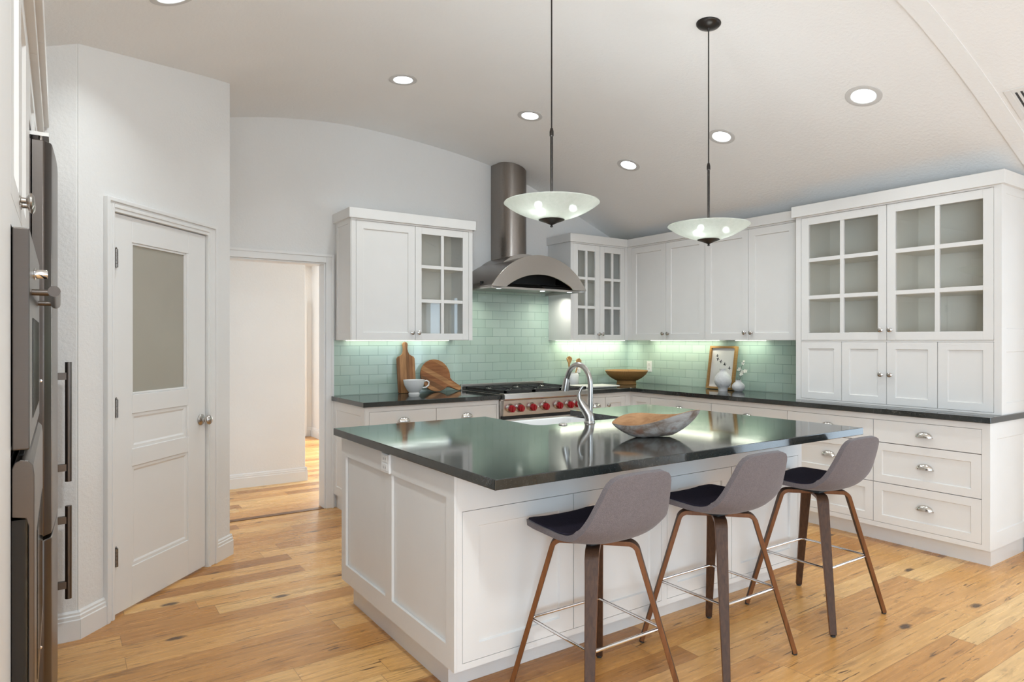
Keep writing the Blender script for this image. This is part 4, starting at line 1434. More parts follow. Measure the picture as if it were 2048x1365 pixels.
# ceiling vent on the ceiling in front of the beam
def zf(x):
    return zc(x) - 0.007
vx, vy = 4.405, 1.285
sl = (zf(vx + 0.05) - zf(vx - 0.05)) / 0.10
ex_ = Vector((1, 0, sl)).normalized(); ey_ = Vector((0, 1, 0)); en_ = Vector((sl, 0, -1)).normalized()
c0 = Vector((vx, vy, zf(vx)))
TV = lambda a, n, b: tuple(c0 + ex_ * a + ey_ * b + en_ * n)
v = thing('ceiling_vent', 'white slatted air vent on the ceiling at the right edge', 'vent', c0)
mb = MB(TV)
mb.box(-0.14, 0.14, 0.0005, 0.006, -0.19, -0.158).box(-0.14, 0.14, 0.0005, 0.006, 0.158, 0.19).box(-0.14, -0.108, 0.0005, 0.006, -0.158, 0.158).box(0.108, 0.14, 0.0005, 0.006, -0.158, 0.158)
mb.build('frame', 'trimw', v, bevel=0.002)
MB(TV).box(-0.108, 0.108, 0.0006, 0.0012, -0.158, 0.158).build('duct', 'slot', v)
for k in range(13):
    b = -0.158 + 0.0243 * k
    MB(TV).box(-0.108, 0.108, 0.002, 0.005, b + 0.012, b + 0.0243).build('slat', 'trimw', v)

# ------------------------------------------------------------------ outlets
def outlet(F, a, z, lab, w=0.070, h=0.115, n0=0.0, horiz=False):
    c = Vector(F(a, n0, z))
    p = thing('wall_outlet', lab, 'outlet', c)
    MB(F).box(a - w / 2, a + w / 2, n0 + 0.0003, n0 + 0.0055, z - h / 2, z + h / 2).build('cover_plate', 'plastic', p, bevel=0.002)
    offs = ((-0.024, 0), (0.024, 0)) if horiz else ((0, -0.024), (0, 0.024))
    for da, dz in offs:
        r_ = MB(F).box(a + da - 0.016, a + da + 0.016, n0 + 0.0055, n0 + 0.008, z + dz - 0.015, z + dz + 0.015).build('receptacle', 'plastic', p, bevel=0.001)
        MB(F).box(a + da - 0.008, a + da - 0.0055, n0 + 0.008, n0 + 0.0085, z + dz - 0.003, z + dz + 0.007).box(a + da + 0.0055, a + da + 0.008, n0 + 0.008, n0 + 0.0085, z + dz - 0.003, z + dz + 0.007).box(a + da - 0.002, a + da + 0.002, n0 + 0.008, n0 + 0.0085, z + dz - 0.011, z + dz - 0.007).build('slots', 'slot', r_)
    return p


outlet(face_mx(XR - 0.009), 4.972, 1.095, 'white outlet on the tile just right of the woven basket')
outlet(face_my(YB - 0.009), 4.455, 1.090, 'white outlet on the tile behind the arched faucet spout', w=0.068)
p = thing('wall_outlet', 'white outlet box on the island side just under the stone top', 'outlet', (IX0, 2.745, 0.825))
MB(FL).box(2.700, 2.785, 0.0005, 0.014, 0.782, 0.868).build('cover_plate', 'plastic', p, bevel=0.003)
for dz in (-0.019, 0.019):
    r_ = MB(FL).box(2.715, 2.770, 0.014, 0.0165, 0.827 + dz - 0.015, 0.827 + dz + 0.015).build('receptacle', 'plastic', p, bevel=0.001)
    MB(FL).box(2.730, 2.733, 0.0165, 0.017, 0.825 + dz - 0.005, 0.825 + dz + 0.006).box(2.750, 2.753, 0.0165, 0.017, 0.825 + dz - 0.005, 0.825 + dz + 0.006).build('slots', 'slot', r_)

# ------------------------------------------------------------------ counter items: left of the range
def lean(base, dirv, tilt, yaw=0.0):
    """local (a,z,n) -> world: board standing at base, leaning back by tilt; a along dirv, n thickness towards the room"""
    d = Vector(dirv).normalized()
    back = Vector((-d.y, d.x, 0))         # away from the viewer side
    upv = Vector((0, 0, 1)) * math.cos(tilt) + back * math.sin(tilt)
    nn = -back * math.cos(tilt) + Vector((0, 0, 1)) * math.sin(tilt)
    base = Vector(base)
    return lambda a, z, n: tuple(base + d * a + upv * z + nn * n)


def outline_board(T, pts, th):
    n = len(pts)
    mb = MB()
    mb.add([T(a, z, 0) for a, z in pts] + [T(a, z, th) for a, z in pts], [tuple(range(n))[::-1], tuple(range(n, 2 * n))] + [(i, (i + 1) % n, n + (i + 1) % n, n + i) for i in range(n)])
    return mb


mb1 = mat_board('acacia_board', (0, 0, 0), 0.030, 0)
T = lean((2.478, 5.238, 0.9145), (1, 0, 0), math.atan2(0.050, 0.45))
hw = 0.083
KZ = 0.945
half = [(hw - 0.008, 0.0), (hw, 0.008), (hw + 0.002, 0.315), (hw - 0.008, 0.333), (hw - 0.030, 0.343), (0.036, 0.355), (0.025, 0.378), (0.020, 0.405), (0.022, 0.428), (0.025, 0.445), (0.020, 0.461), (0.010, 0.469)]
half = [(a, z * KZ) for a, z in half]
pts = half + [(-a, z) for a, z in reversed(half)]
o = outline_board(T, pts, 0.018).build('cutting_board', mb1, bevel=0.003)
tag(o, 'tall narrow wooden paddle board leaning on the green tile', 'cutting board')

mat2 = mat_wood('acacia_round', (0.24, 0.100, 0.036), (0.50, 0.250, 0.100), (2.0, 20, 20), 2.5, 0.45, (0, math.radians(-29), 0),
                (2, 0.042, [(0.0, (0.40, 0.33, 0.30)), (0.28, (1.0, 0.92, 0.86)), (0.52, (0.70, 0.50, 0.42)), (0.78, (1.15, 1.15, 1.15))]))
T = lean((2.760, 5.216, 0.9145), (1, 0, 0), math.atan2(0.075, 0.28))
Rb = 0.146
pts = []
ha = math.radians(-29)
hl0 = []
for k in range(61):
    a = ha + math.radians(19) + (2 * PI - math.radians(38)) * k / 60
    pts.append((Rb * math.cos(a), Rb + 0.0005 + Rb * math.sin(a)))
e = Vector((math.cos(ha), math.sin(ha))); q = Vector((-e.y, e.x)); cc = Vector((0, Rb))
for s_, w_ in ((0.165, -0.034), (0.235, -0.026), (0.262, -0.022), (0.272, -0.010), (0.272, 0.010), (0.262, 0.022), (0.235, 0.026), (0.165, 0.034)):
    p_ = cc + e * s_ + q * w_
    pts.append((p_.x, max(p_.y, 0.001)))
o = outline_board(T, pts, 0.018).build('cutting_board', mat2, bevel=0.003)
tag(o, 'round striped wooden board with handle propped beside the paddle board', 'cutting board')

cu = thing('footed_cup', 'white footed ceramic cup with handle in front of the boards', 'cup', (2.478, 5.095, CT1))
MB().lathe((2.478, 5.095, CT1 + 0.0005), [(0.047, 0), (0.047, 0.006), (0.042, 0.016), (0.048, 0.022), (0.066, 0.045), (0.082, 0.078), (0.090, 0.112), (0.092, 0.122), (0.088, 0.122), (0.084, 0.105), (0.070, 0.062), (0.045, 0.030), (0, 0.024)], 40).build('bowl', 'ceramic', cu, smooth=50)
hp = [(2.478 + 0.084, 5.085, CT1 + 0.107), (2.478 + 0.112, 5.078, CT1 + 0.114), (2.478 + 0.130, 5.073, CT1 + 0.100), (2.478 + 0.128, 5.073, CT1 + 0.075), (2.478 + 0.105, 5.079, CT1 + 0.056), (2.478 + 0.072, 5.087, CT1 + 0.052)]
MB().tube(hp, [0.007, 0.0065, 0.006, 0.006, 0.0065, 0.007], 12).build('handle', 'ceramic', cu, smooth=60)

# right of the range: crock with spoons, tray, basket
cx, cy = 4.300, 5.205
o = MB().lathe((cx, cy, CT1 + 0.0005), [(0.064, 0), (0.068, 0.006), (0.068, 0.110), (0.062, 0.118), (0.058, 0.122), (0.060, 0.130), (0.056, 0.130), (0.054, 0.118), (0.060, 0.106), (0.060, 0.012), (0, 0.010)], 36).build('utensil_crock', 'ceramic', smooth=40)
tag(o, 'white ceramic crock holding wooden spoons beside the range', 'crock')


def spoon(b, tip, wide, thick, lab, face):
    b, tip = Vector(b), Vector(tip)
    d = (tip - b).normalized()
    L = (tip - b).length
    f = Vector(face)
    f = (f - d * f.dot(d)).normalized()
    w = d.cross(f)
    mb = MB()
    n, m = 26, 12
    vs, fs = [], []
    for i in range(n + 1):
        t = i / n
        s_ = t * L
        if t < 0.70:
            rw, rt = 0.0065, 0.0055
        else:
            u = (t - 0.70) / 0.30
            rw = 0.0065 + (wide - 0.0065) * math.sin(min(u * 1.25, 1) * PI / 2) if u < 0.6 else wide * math.sqrt(max(1 - ((u - 0.6) / 0.4) ** 2, 0.0009))
            rt = thick
        for k in range(m):
            a = 2 * PI * k / m
            dish = 0
            if t > 0.75 and math.sin(a) > 0:
                dish = -0.010 * (1 - abs(math.cos(a))) * math.sin((t - 0.75) / 0.25 * PI)
            vs.append(tuple(b + d * s_ + w * rw * math.cos(a) + f * (rt * math.sin(a) + dish)))
    for i in range(n):
        for k in range(m):
            l = (k + 1) % m
            fs.append((i * m + k, i * m + l, (i + 1) * m + l, (i + 1) * m + k))
    fs += [tuple(range(m))[::-1], tuple(n * m + k for k in range(m))]
    o = mb.add(vs, fs).build('wooden_spoon', 'spoonwood', smooth=60)
    tag(o, lab, 'spoon', 'wooden spoons in the crock')


zc0 = CT1 + 0.022
spoon((cx - 0.005, cy + 0.030, zc0), (cx - 0.018, cy + 0.024, zc0 + 0.275), 0.030, 0.006, 'round-headed wooden spoon in the middle of the crock', (-0.5, -0.8, 0.1))
spoon((cx + 0.012, cy - 0.004, zc0), (cx + 0.072, cy - 0.030, zc0 + 0.252), 0.029, 0.006, 'wooden spoon on the right of the crock showing its bowl', (-0.5, -0.8, 0.2))
spoon((cx - 0.014, cy - 0.020, zc0), (cx - 0.078, cy - 0.018, zc0 + 0.258), 0.024, 0.005, 'thin wooden spatula seen edge-on at the left of the crock', (-0.8, 0.5, 0.2))

tr = MB()
tz = CT1 + 0.0005
tr.prism([(4.06, 4.74), (4.50, 4.72), (4.52, 4.99), (4.10, 5.05)], tz + 0.008, tz + 0.020, lambda p, q, d: (p, q, d))
tr.prism([(4.09, 4.77), (4.47, 4.75), (4.49, 4.96), (4.13, 5.02)], tz, tz + 0.008, lambda p, q, d: (p, q, d))
o = tr.build('serving_tray', 'paletray', bevel=0.002)
tag(o, 'flat pale tray lying on counter between the range and basket', 'tray')

bx, by = 4.875, 5.015
o = MB().lathe((bx, by, CT1 + 0.0005), [(0.100, 0), (0.103, 0.005), (0.098, 0.022), (0.100, 0.040), (0.120, 0.046), (0.165, 0.072), (0.200, 0.104), (0.222, 0.140), (0.218, 0.146), (0.210, 0.142), (0.188, 0.108), (0.150, 0.076), (0.100, 0.056), (0, 0.050)], 64).build('woven_basket', 'basket', smooth=40)
tag(o, 'wide footed woven basket bowl in the counter corner', 'basket')

# ------------------------------------------------------------------ framed bird picture and vases
T = lean((5.075, 4.130, 0.9145), (0, -1, 0), math.atan2(0.066, 0.40))
FWd, FHt, fd = 0.300, 0.405, 0.032
pf = thing('framed_picture', 'wood-framed picture of flying dark birds leaning on the tile', 'picture', (5.075, 3.98, 0.9145))
mb = MB(lambda a, n, z: T(a, z, n))
for a0, a1, z0, z1 in ((0, 0.020, 0, FHt), (FWd - 0.020, FWd, 0, FHt), (0.020, FWd - 0.020, 0, 0.020), (0.020, FWd - 0.020, FHt - 0.020, FHt)):
    mb.box(a0, a1, 0, fd, z0, z1)
mb.build('frame', 'frame_wood', pf, bevel=0.0015)
MB(lambda a, n, z: T(a, z, n)).box(0.018, FWd - 0.018, 0.004, 0.010, 0.018, FHt - 0.018).build('print', 'paper', pf)


def bird(a, z, s, rot, flip=1):
    body = [(-1.0, 0.0), (-0.75, 0.12), (-0.3, 0.16), (0.1, 0.15), (0.55, 0.06), (1.05, 0.16), (1.0, -0.02), (1.05, -0.16), (0.5, -0.06), (0.0, -0.14), (-0.5, -0.12)]
    wing1 = [(-0.35, 0.10), (-0.15, 0.55), (0.25, 1.15), (0.30, 0.75), (0.42, 0.80), (0.35, 0.40), (0.20, 0.08)]
    wing2 = [(-0.30, -0.05), (-0.05, -0.40), (0.40, -0.85), (0.38, -0.50), (0.50, -0.48), (0.30, -0.05)]
    mb = MB()
    for k, poly in enumerate((body, wing1, wing2)):
        pp_ = []
        for x_, y_ in poly:
            x_, y_ = x_ * s, y_ * s * flip
            pp_.append((a + x_ * math.cos(rot) - y_ * math.sin(rot), z + x_ * math.sin(rot) + y_ * math.cos(rot)))
        n_ = len(pp_)
        h0, h1 = 0.0101, 0.0106 + 0.0002 * k
        mb.add([T(p, q, h0) for p, q in pp_] + [T(p, q, h1) for p, q in pp_], [tuple(range(n_))[::-1], tuple(range(n_, 2 * n_))] + [(i, (i + 1) % n_, n_ + (i + 1) % n_, n_ + i) for i in range(n_)])
    mb.build('printed_bird', 'ink', pf)


for a, z, s, r_, f_ in ((0.078, 0.312, 0.018, 0.15, 1), (0.088, 0.285, 0.019, -0.35, -1), (0.125, 0.258, 0.019, -0.1, 1), (0.172, 0.234, 0.019, 0.25, 1), (0.228, 0.200, 0.018, 0.05, 1), (0.098, 0.105, 0.019, 0.45, 1), (0.138, 0.152, 0.008, 1.2, 1)):
    bird(a, z, s, r_, f_)

o = MB().lathe((4.955, 3.862, CT1 + 0.0005), [(0.040, 0), (0.041, 0.012), (0.042, 0.026), (0.050, 0.036), (0.066, 0.056), (0.075, 0.080), (0.076, 0.100), (0.068, 0.128), (0.052, 0.152), (0.036, 0.166), (0.0285, 0.176), (0.027, 0.188), (0.031, 0.202), (0.027, 0.202), (0.023, 0.188), (0.026, 0.172), (0.045, 0.150), (0.066, 0.100), (0.03, 0.034), (0, 0.03)], 44).build('vase', 'matte_vase', smooth=60)
tag(o, 'round chalky white vase standing before the bird picture', 'vase')
o = MB().lathe((5.010, 3.738, CT1 + 0.0005), [(0.030, 0), (0.034, 0.003), (0.050, 0.018), (0.057, 0.038), (0.054, 0.056), (0.040, 0.074), (0.027, 0.084), (0.0255, 0.094), (0.028, 0.102), (0.024, 0.102), (0.0215, 0.092), (0.030, 0.078), (0.048, 0.050), (0.03, 0.012), (0, 0.008)], 40).build('bud_vase', 'matte_vase', smooth=60)
tag(o, 'small squat white bud vase holding blossom stems', 'vase')
br = thing('blossom_branch', 'thin twigs with white blossoms in the bud vase', 'flowers', (5.010, 3.738, CT1 + 0.02))
vx_, vy_ = 5.010, 3.738
twigs = [[(0, 0.004, 0.014), (0.004, 0.002, 0.09), (0.010, -0.002, 0.13), (0.006, -0.016, 0.185), (0.0, -0.032, 0.215), (0.004, -0.052, 0.265)],
         [(0.0, -0.004, 0.014), (0.0, -0.010, 0.10), (0.006, -0.030, 0.145), (0.010, -0.050, 0.170), (0.010, -0.068, 0.176)],
         [(0.004, 0.012, 0.10), (0.008, 0.018, 0.125)]]
for tw in twigs:
    MB().tube([(vx_ + a, vy_ + b, CT1 + c_) for a, b, c_ in tw], 0.0018, 6).build('twig', 'twig', br, smooth=60)


def blossom(px, py, pz, s, tilt):
    mb = MB()
    c_ = Vector((px, py, pz))
    zz = Vector((-0.75, -0.5, 0.2 + tilt)).normalized()
    xx = zz.cross(Vector((0, 0, 1))).normalized(); yy = zz.cross(xx)
    for k in range(5):
        a = 2 * PI * k / 5 + tilt * 3
        rd = xx * math.cos(a) + yy * math.sin(a)
        sd = xx * -math.sin(a) + yy * math.cos(a)
        vs, fs = [], []
        for i in range(5):
            t = i / 4
            wd = s * 0.42 * math.sin(PI * (0.15 + 0.80 * t))
            for j in (-1, 0, 1):
                vs.append(tuple(c_ + rd * s * t + sd * wd * j + zz * (s * 0.28 * t * t + (0.10 * s if j else 0))))
        for i in range(4):
            for j in range(2):
                q_ = i * 3 + j
                fs.append((q_, q_ + 1, q_ + 4, q_ + 3))
        mb.add(vs, fs)
    return mb.build('blossom', 'petal', br, smooth=180, solid=0.0008)


for a, b, c_, s, t_ in ((0.003, -0.046, 0.250, 0.015, 0.2), (0.004, -0.054, 0.270, 0.011, 0.6), (0.0, -0.012, 0.200, 0.017, 0.1), (-0.004, -0.002, 0.192, 0.012, 0.5), (0.004, -0.032, 0.160, 0.019, 0.3),
                        (0.004, -0.040, 0.178, 0.017, 0.0), (0.008, -0.066, 0.182, 0.021, 0.4), (0.0, -0.026, 0.148, 0.014, 0.7)):
    blossom(vx_ + a, vy_ + b, CT1 + c_, s, t_)

# ------------------------------------------------------------------ carved bowl on the island
bowl = thing('carved_wooden_bowl', 'rough carved wooden bowl with whitewashed outside on the island', 'bowl', (2.335, 2.195, CT1))
bc = Vector((2.335, 2.205, CT1))
ang = math.radians(-27)
bx_ = Vector((math.cos(ang), math.sin(ang), 0)); by_ = Vector((-math.sin(ang), math.cos(ang), 0))
NA, NB = 40, 14


def bowl_pt(t, s, inset):
    """t in -1..1 along the length, s in -1..1 across; outer or inner surface"""
    L = 0.215 if t < 0 else 0.222
    end = (1 - abs(t) ** 2.0)
    wmax = 0.098 * max(end, 0.0) ** 0.75 + 0.0015
    wmax -= inset * min(1, end * 6)
    rim = 0.096 + 0.022 * t + 0.006 * t * abs(t) + s * end * (0.004 - 0.040 * t)
    dep = (0.096 + 0.010 * t) * min(1.0, 1.12 * max(end, 0)) ** 0.80
    bot = rim - dep * (1 - abs(s) ** 2.4) 
    z = bot + inset * 1.1 * (1 - abs(s) ** 6) * min(1, end * 6)
    zl = 0.0008
    z = max(z, zl + (inset * 1.1 if inset else 0))
    # undercut: narrower low down
    lo = (1 - abs(s) ** 2.4)
    return bc + bx_ * (L * t) + by_ * (wmax * s) + Vector((0, 0, z))


vs, fs = [], []
for inset in (0.0, 0.012):
    for i in range(NA + 1):
        t = -1 + 2 * i / NA
        t = math.copysign(abs(t) ** 0.8, t)
        for j in range(NB + 1):
            s = -1 + 2 * j / NB
            s = math.sin(s * PI / 2)
            vs.append(tuple(bowl_pt(t, s, inset)))
K = (NA + 1) * (NB + 1)
fo_, fi_ = [], []
for i in range(NA):
    for j in range(NB):
        q_ = i * (NB + 1) + j
        fo_.append((q_, q_ + 1, q_ + NB + 2, q_ + NB + 1))
        fi_.append((K + q_, K + q_ + 1, K + q_ + NB + 2, K + q_ + NB + 1))
rim_ = []
for i in range(NA):
    for j in (0, NB):
        q_ = i * (NB + 1) + j
        rim_.append((q_, q_ + NB + 1, K + q_ + NB + 1, K + q_))
ko = [v_ for v_ in vs[:K]]
MB().add(vs[:K], fo_).build('outer_shell', 'bowl_out', bowl, smooth=180)
MB().add(vs, fi_ + rim_).build('inner_hollow', 'bowl_in', bowl, smooth=60)

# ------------------------------------------------------------------ bar stools
def make_stool():
    st = thing('bar_stool', '', 'stool', (0, 0, 0), 'grey bar stools at the island')
    # side profile: list of (y, z); front edge towards +y (island)
    prof = [(0.205, 0.648), (0.170, 0.657), (0.10, 0.655), (0.03, 0.648), (-0.04, 0.640), (-0.10, 0.640), (-0.150, 0.652), (-0.186, 0.682), (-0.208, 0.725), (-0.224, 0.780), (-0.238, 0.840), (-0.250, 0.901)]
    # resample smoothly
    P = [Vector((0, a, b)) for a, b in prof]
    path = []
    for i in range(len(P) - 1):
        p0, p1, p2, p3 = P[max(i - 1, 0)], P[i], P[i + 1], P[min(i + 2, len(P) - 1)]
        for k in range(4):
            t = k / 4
            path.append(0.5 * ((2 * p1) + (p2 - p0) * t + (2 * p0 - 5 * p1 + 4 * p2 - p3) * t * t + (3 * p1 - p0 - 3 * p2 + p3) * t ** 3))
    path.append(P[-1])
    n = len(path) - 1
    ln = [0]
    for i in range(n):
        ln.append(ln[-1] + (path[i + 1] - path[i]).length)
    Lt = ln[-1]

    def width(u):
        pts = [(0, 0.190), (0.15, 0.205), (0.40, 0.212), (0.55, 0.212), (0.68, 0.203), (0.82, 0.178), (1.0, 0.146)]
        for (a, b), (c_, d_) in zip(pts[:-1], pts[1:]):
            if u <= c_:
                return b + (d_ - b) * (u - a) / (c_ - a)
        return pts[-1][1]

    def surf(off, shrink, m=16, u0=0.0, u1=1.0):
        rows = []
        for i in range(n + 1):
            u = ln[i] / Lt
            if u < u0 or u > u1:
                continue
            p = path[i]
            t = (path[min(i + 1, n)] - path[max(i - 1, 0)]).normalized()
            nn = Vector((0, -t.z, t.y))
            if nn.z < 0 or (abs(nn.z) < 0.2 and nn.y < 0):
                nn = -nn
            # inward normal: up on the seat, towards +y on the back
            inn = Vector((0, 0, 1)) * max(t.y * -1, 0) + Vector((0, 1, 0)) * max(t.z, 0)
            inn.normalize()
            ef, eb = ln[i], Lt - ln[i]
            rf, rb = 0.045, 0.046
            w = width(u) - shrink
            if ef < rf:
                w -= (rf - math.sqrt(max(rf * rf - (rf - ef) ** 2, 0))) * 0.9
            if eb < rb:
                w -= (rb - math.sqrt(max(rb * rb - (rb - eb) ** 2, 0))) * 0.95
            back = min(max((u - 0.42) / 0.25, 0), 1)
            curl = 0.006 + 0.034 * min(max((u - 0.12) / 0.48, 0), 1) ** 1.3
            if u > 0.6:
                curl = 0.040 - 0.036 * ((u - 0.6) / 0.4)
            row = []
            for j in range(m + 1):
                s = math.sin((-1 + 2 * j / m) * PI / 2)
                row.append(p + Vector((w * s, 0, 0.004 * (1 - s * s) * max(0, (u - 0.8) / 0.2))) + inn * (curl * abs(s) ** 2.6 + off))
            rows.append(row)
        return rows

    def sheet(ra, rb):
        vs, fs = [], []
        R_, m = len(ra), len(ra[0])
        for rr_ in (ra, rb):
            for r in rr_:
                vs += [tuple(p) for p in r]
        K_ = R_ * m
        for i in range(R_ - 1):
            for j in range(m - 1):
                q_ = i * m + j
                fs += [(q_, q_ + 1, q_ + m + 1, q_ + m), (K_ + q_, K_ + q_ + m, K_ + q_ + m + 1, K_ + q_ + 1)]
        for i in range(R_ - 1):
            for j in (0, m - 1):
                q_ = i * m + j
                fs.append((q_, q_ + m, K_ + q_ + m, K_ + q_))
        for j in range(m - 1):
            for i in (0, R_ - 1):
                q_ = i * m + j
                fs.append((q_, q_ + 1, K_ + q_ + 1, K_ + q_))
        return MB().add(vs, fs)

    sheet(surf(-0.012, 0.0), surf(0.010, 0.0)).build('seat_shell', 'fabric', st, smooth=180, bevel=0.008, bseg=3)
    sheet(surf(0.0095, 0.009, u1=0.93), surf(0.0145, 0.015, u1=0.93)).build('seat_pad', 'fabric_dark', st, smooth=180, bevel=0.003)
    MB().box(-0.085, 0.085, -0.075, 0.075, 0.612, 0.622).box(-0.05, 0.05, -0.05, 0.05, 0.6225, 0.6285).build('mounting_plate', 'rubber', st, bevel=0.004)
    # four bent plywood legs
    for sx, sy in ((-1, 1), (1, -1), (-1, -1), (1, 1)):
        d = Vector((sx, sy, 0)).normalized()
        side = Vector((-d.y, d.x, 0))
        top = 0.603
        pth = [d * 0.012 + Vector((0, 0, top)), d * 0.06 + Vector((0, 0, top)), d * 0.110 + Vector((0, 0, top - 0.0005))]
        for k in range(1, 8):
            a = k / 8 * math.radians(74)
            pth.append(d * (0.125 + 0.040 * math.sin(a)) + Vector((0, 0, top - 0.040 * (1 - math.cos(a)))))
        pe = pth[-1]
        foot = d * 0.328 + Vector((0, 0, 0.008))
        for k in range(1, 9):
            pth.append(pe + (foot - pe) * k / 8)
        wd = [0.052] * 10 + [0.050 - 0.020 * k / 8 for k in range(1, 9)]
        lg = MB().ribbon(pth, side, wd, 0.019).build('leg', ['walnut', 'ply_edge'], st, bevel=0.0025)
        # plywood edges show on the two narrow sides
        me = lg.data
        for p in me.polygons:
            if abs(p.normal.dot(side)) > 0.8:
                p.material_index = 1
        f_ = d * 0.327
        MB().lathe((f_.x, f_.y, 0.0003), [(0.011, 0), (0.011, 0.009)], 12).build('foot_glide', 'rubber', lg)
    # chrome footrest ring
    q = 0.177
    z = 0.286
    rg_ = []
    rc = 0.018
    for cx_, cy_, a0 in ((q - rc, q - rc, 0), (-q + rc, q - rc, PI / 2), (-q + rc, -q + rc, PI), (q - rc, -q + rc, 1.5 * PI)):
        for k in range(5):
            a = a0 + PI / 2 * k / 4
            rg_.append((cx_ + rc * math.cos(a), cy_ + rc * math.sin(a), z))
    rg_.append(rg_[0])
    MB().tube(rg_, 0.0062, 10, caps=False).build('footrest', 'chrome', st, smooth=60)
    return st


s0 = make_stool()
labs = ['grey upholstered bar stool nearest the left end of the island', 'grey upholstered bar stool in the middle of the three', 'grey upholstered bar stool at the right end, nearest the drawers']
for i, x in enumerate((1.694, 2.414, 3.180)):
    st = s0 if i == 0 else copy_tree(s0)
    st.location = (x, 1.915, 0)
    st['label'] = labs[i]

# ------------------------------------------------------------------ oven wall on the left
XO = -0.08
FO = face_px(XO)
oc = thing('tall_oven_cabinet', 'tall white cabinet housing the ovens along the left edge', 'cabinet', (-0.43, 1.75, 0))
ops = [(1.63, 2.00, 1.66, 2.27), (2.00, 2.40, 1.66, 2.27), (1.63, 2.40, 0.55, 1.60)]
carcass(FO, 0.95, 2.60, 0.10, 2.32, 0.68, ops, oc)
d = shaker_door(FO, ops[0], oc, fr=0.055)
knob(FO, 1.965, 1.705, d, s=1.15)
d = shaker_door(FO, ops[1], oc, fr=0.055)
knob(FO, 2.035, 1.705, d, s=1.15)
MB(FO).box(0.97, 2.59, -0.66, -0.07, 0, 0.10).build('toe_kick', 'white', oc)
MB(FO).box(0.95, 2.60, -0.68, 0.022, 2.285, 2.325).box(0.95, 2.60, -0.68, 0.040, 2.326, 2.40).build('crown', 'white', oc, bevel=0.002)
c = thing('upper_cabinet', 'white cabinet above the refrigerator at the left edge', 'cabinet', (-0.43, 3.11, 2.07))
ops = [(2.63, 3.10, 2.09, 2.27), (3.10, 3.58, 2.09, 2.27)]
carcass(FO, 2.602, 3.618, 2.075, 2.32, 0.68, ops, c)
for o_ in ops:
    shaker_door(FO, o_, c, fr=0.045)
MB(FO).box(2.602, 3.625, -0.68, 0.022, 2.285, 2.325).box(2.602, 3.625, -0.68, 0.040, 2.326, 2.40).build('crown', 'white', c, bevel=0.002)

# upper oven
ov = thing('wall_oven', 'stainless upper wall oven with horizontal bar handle at left edge', 'oven', (-0.3, 2.0, 1.15))
MB(FO).box(1.645, 2.385, -0.5, -0.001, 1.15, 1.59).build('oven_body', 'steel_dark_refl', ov)
dd = MB(FO).box(1.632, 2.398, 0.001, 0.030, 1.152, 1.595).build('oven_door', 'steel_dark_refl', ov, bevel=0.003)
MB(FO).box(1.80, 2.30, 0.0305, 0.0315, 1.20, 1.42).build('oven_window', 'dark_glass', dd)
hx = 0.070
MB(FO).tube([(1.70, hx, 1.474), (2.33, hx, 1.474)], 0.0115, 16).tube([(1.76, 0.029, 1.474), (1.76, hx, 1.474)], 0.007, 10).tube([(2.27, 0.029, 1.474), (2.27, hx, 1.474)], 0.007, 10).build('bar_handle', 'steel_dark_refl', dd, smooth=40)
cpos = Vector(FO(1.90, 0.0305, 1.525))
MB().lathe(cpos, [(0.014, 0), (0.014, 0.002), (0.0105, 0.004), (0.0105, 0.024), (0.009, 0.026), (0, 0.026)], 20, (1, 0, 0)).build('dial', 'chrome', ov, smooth=40)

# lower oven with a rounded lip
lo = thing('wall_oven', 'stainless lower oven with rounded top lip and black side gap', 'oven', (-0.3, 2.0, 0.10))
MB(FO).box(1.645, 2.385, -0.5, -0.001, 0.56, 1.135).build('oven_body', 'steel_dark_refl', lo)
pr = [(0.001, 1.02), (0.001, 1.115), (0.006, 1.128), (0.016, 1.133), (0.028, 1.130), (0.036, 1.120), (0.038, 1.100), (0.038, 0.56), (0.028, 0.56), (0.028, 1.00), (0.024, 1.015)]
ld = MB().prism(pr, 1.632, 2.398, lambda p, q_, d_: FO(d_, p, q_)).build('door_skin', 'steel_dark_refl', lo, bevel=0.002)
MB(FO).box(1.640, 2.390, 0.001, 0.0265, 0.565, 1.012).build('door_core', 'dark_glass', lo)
MB(FO).box(1.80, 2.30, 0.0385, 0.0395, 0.62, 0.95).build('oven_window', 'dark_glass', ld)
for k in range(6):
    MB(FO).box(1.70 + 0.11 * k, 1.78 + 0.11 * k, 0.010, 0.018, 1.1325, 1.1345).build('vent_slot', 'black', ld)

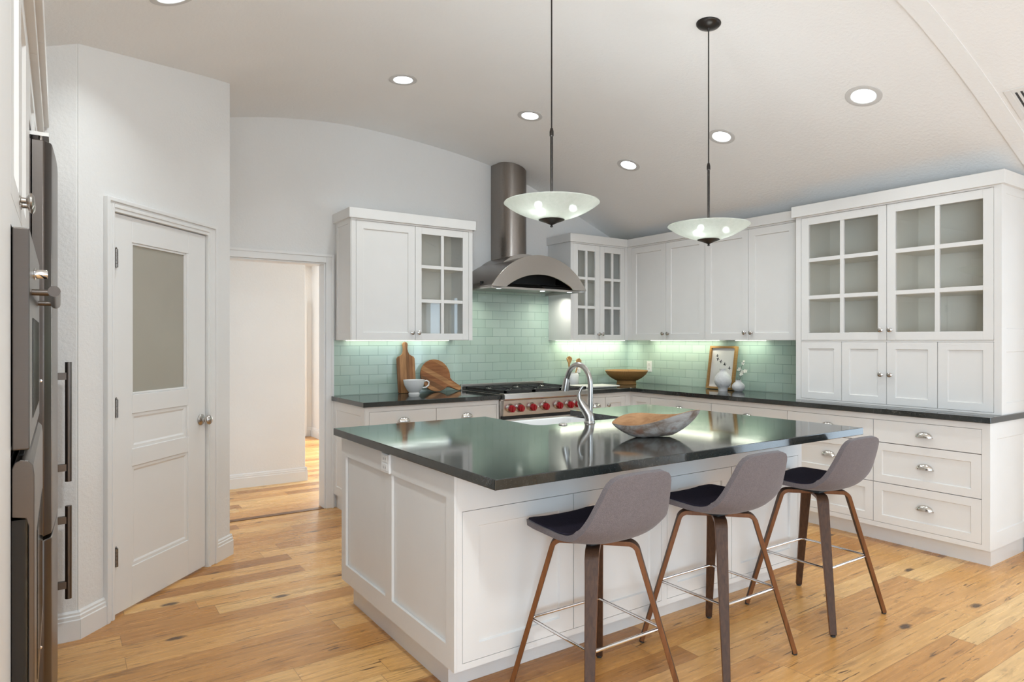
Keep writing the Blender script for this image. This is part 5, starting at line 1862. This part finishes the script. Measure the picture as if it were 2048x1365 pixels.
# refrigerator
fr = thing('refrigerator', 'stainless refrigerator with vertical bar handles at the left edge', 'refrigerator', (-0.4, 3.09, 0))
FY0, FY1 = 2.622, 3.560
MB(face_px(0)).box(FY0 + 0.004, FY1 - 0.004, -0.74, -0.078, 0.02, 2.02).build('cabinet_shell', 'steel_dark_refl', fr)


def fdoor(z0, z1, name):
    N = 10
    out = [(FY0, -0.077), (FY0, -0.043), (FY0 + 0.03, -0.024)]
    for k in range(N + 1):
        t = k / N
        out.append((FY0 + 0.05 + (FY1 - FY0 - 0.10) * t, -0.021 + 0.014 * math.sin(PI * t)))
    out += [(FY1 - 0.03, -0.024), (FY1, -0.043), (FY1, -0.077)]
    return MB().prism(out, z0, z1, lambda p, q_, d_: (q_, p, d_)).build(name, 'steel_dark_refl', fr, bevel=0.003, smooth=25)


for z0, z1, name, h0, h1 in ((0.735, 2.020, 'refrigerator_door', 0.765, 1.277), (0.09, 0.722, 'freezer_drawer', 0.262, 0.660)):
    dd = fdoor(z0, z1, name)
    yh = 3.42
    h = MB().tube([(0.030, yh, h0), (0.030, yh, h1)], 0.0125, 18)
    h.box(-0.020, 0.024, yh - 0.010, yh + 0.010, h0 + 0.045, h0 + 0.075).box(-0.020, 0.024, yh - 0.010, yh + 0.010, h1 - 0.075, h1 - 0.045)
    h.build('bar_handle', 'steel_dark_refl', dd, smooth=40)
MB().box(-0.085, -0.030, FY0 + 0.006, FY0 + 0.10, 2.034, 2.046).lathe((-0.052, FY0 + 0.03, 2.0205), [(0.006, 0), (0.006, 0.014)], 10).build('hinge_plate', 'nickel', fr, smooth=40)
MB().box(-0.65, -0.10, FY0 + 0.02, FY1 - 0.02, 0.0, 0.02).box(-0.10, -0.055, FY0 + 0.01, FY1 - 0.01, 0.01, 0.085).build('kick_grille', 'steel_dark_refl', fr)
for sz in (1.24, 0.85, 0.636, 0.378):
    MB().lathe((-0.052, FY0 - 0.0002, sz), [(0.006, 0), (0.005, 0.002), (0, 0.003)], 12, (0, -1, 0)).build('screw', 'chrome', fr, smooth=40)
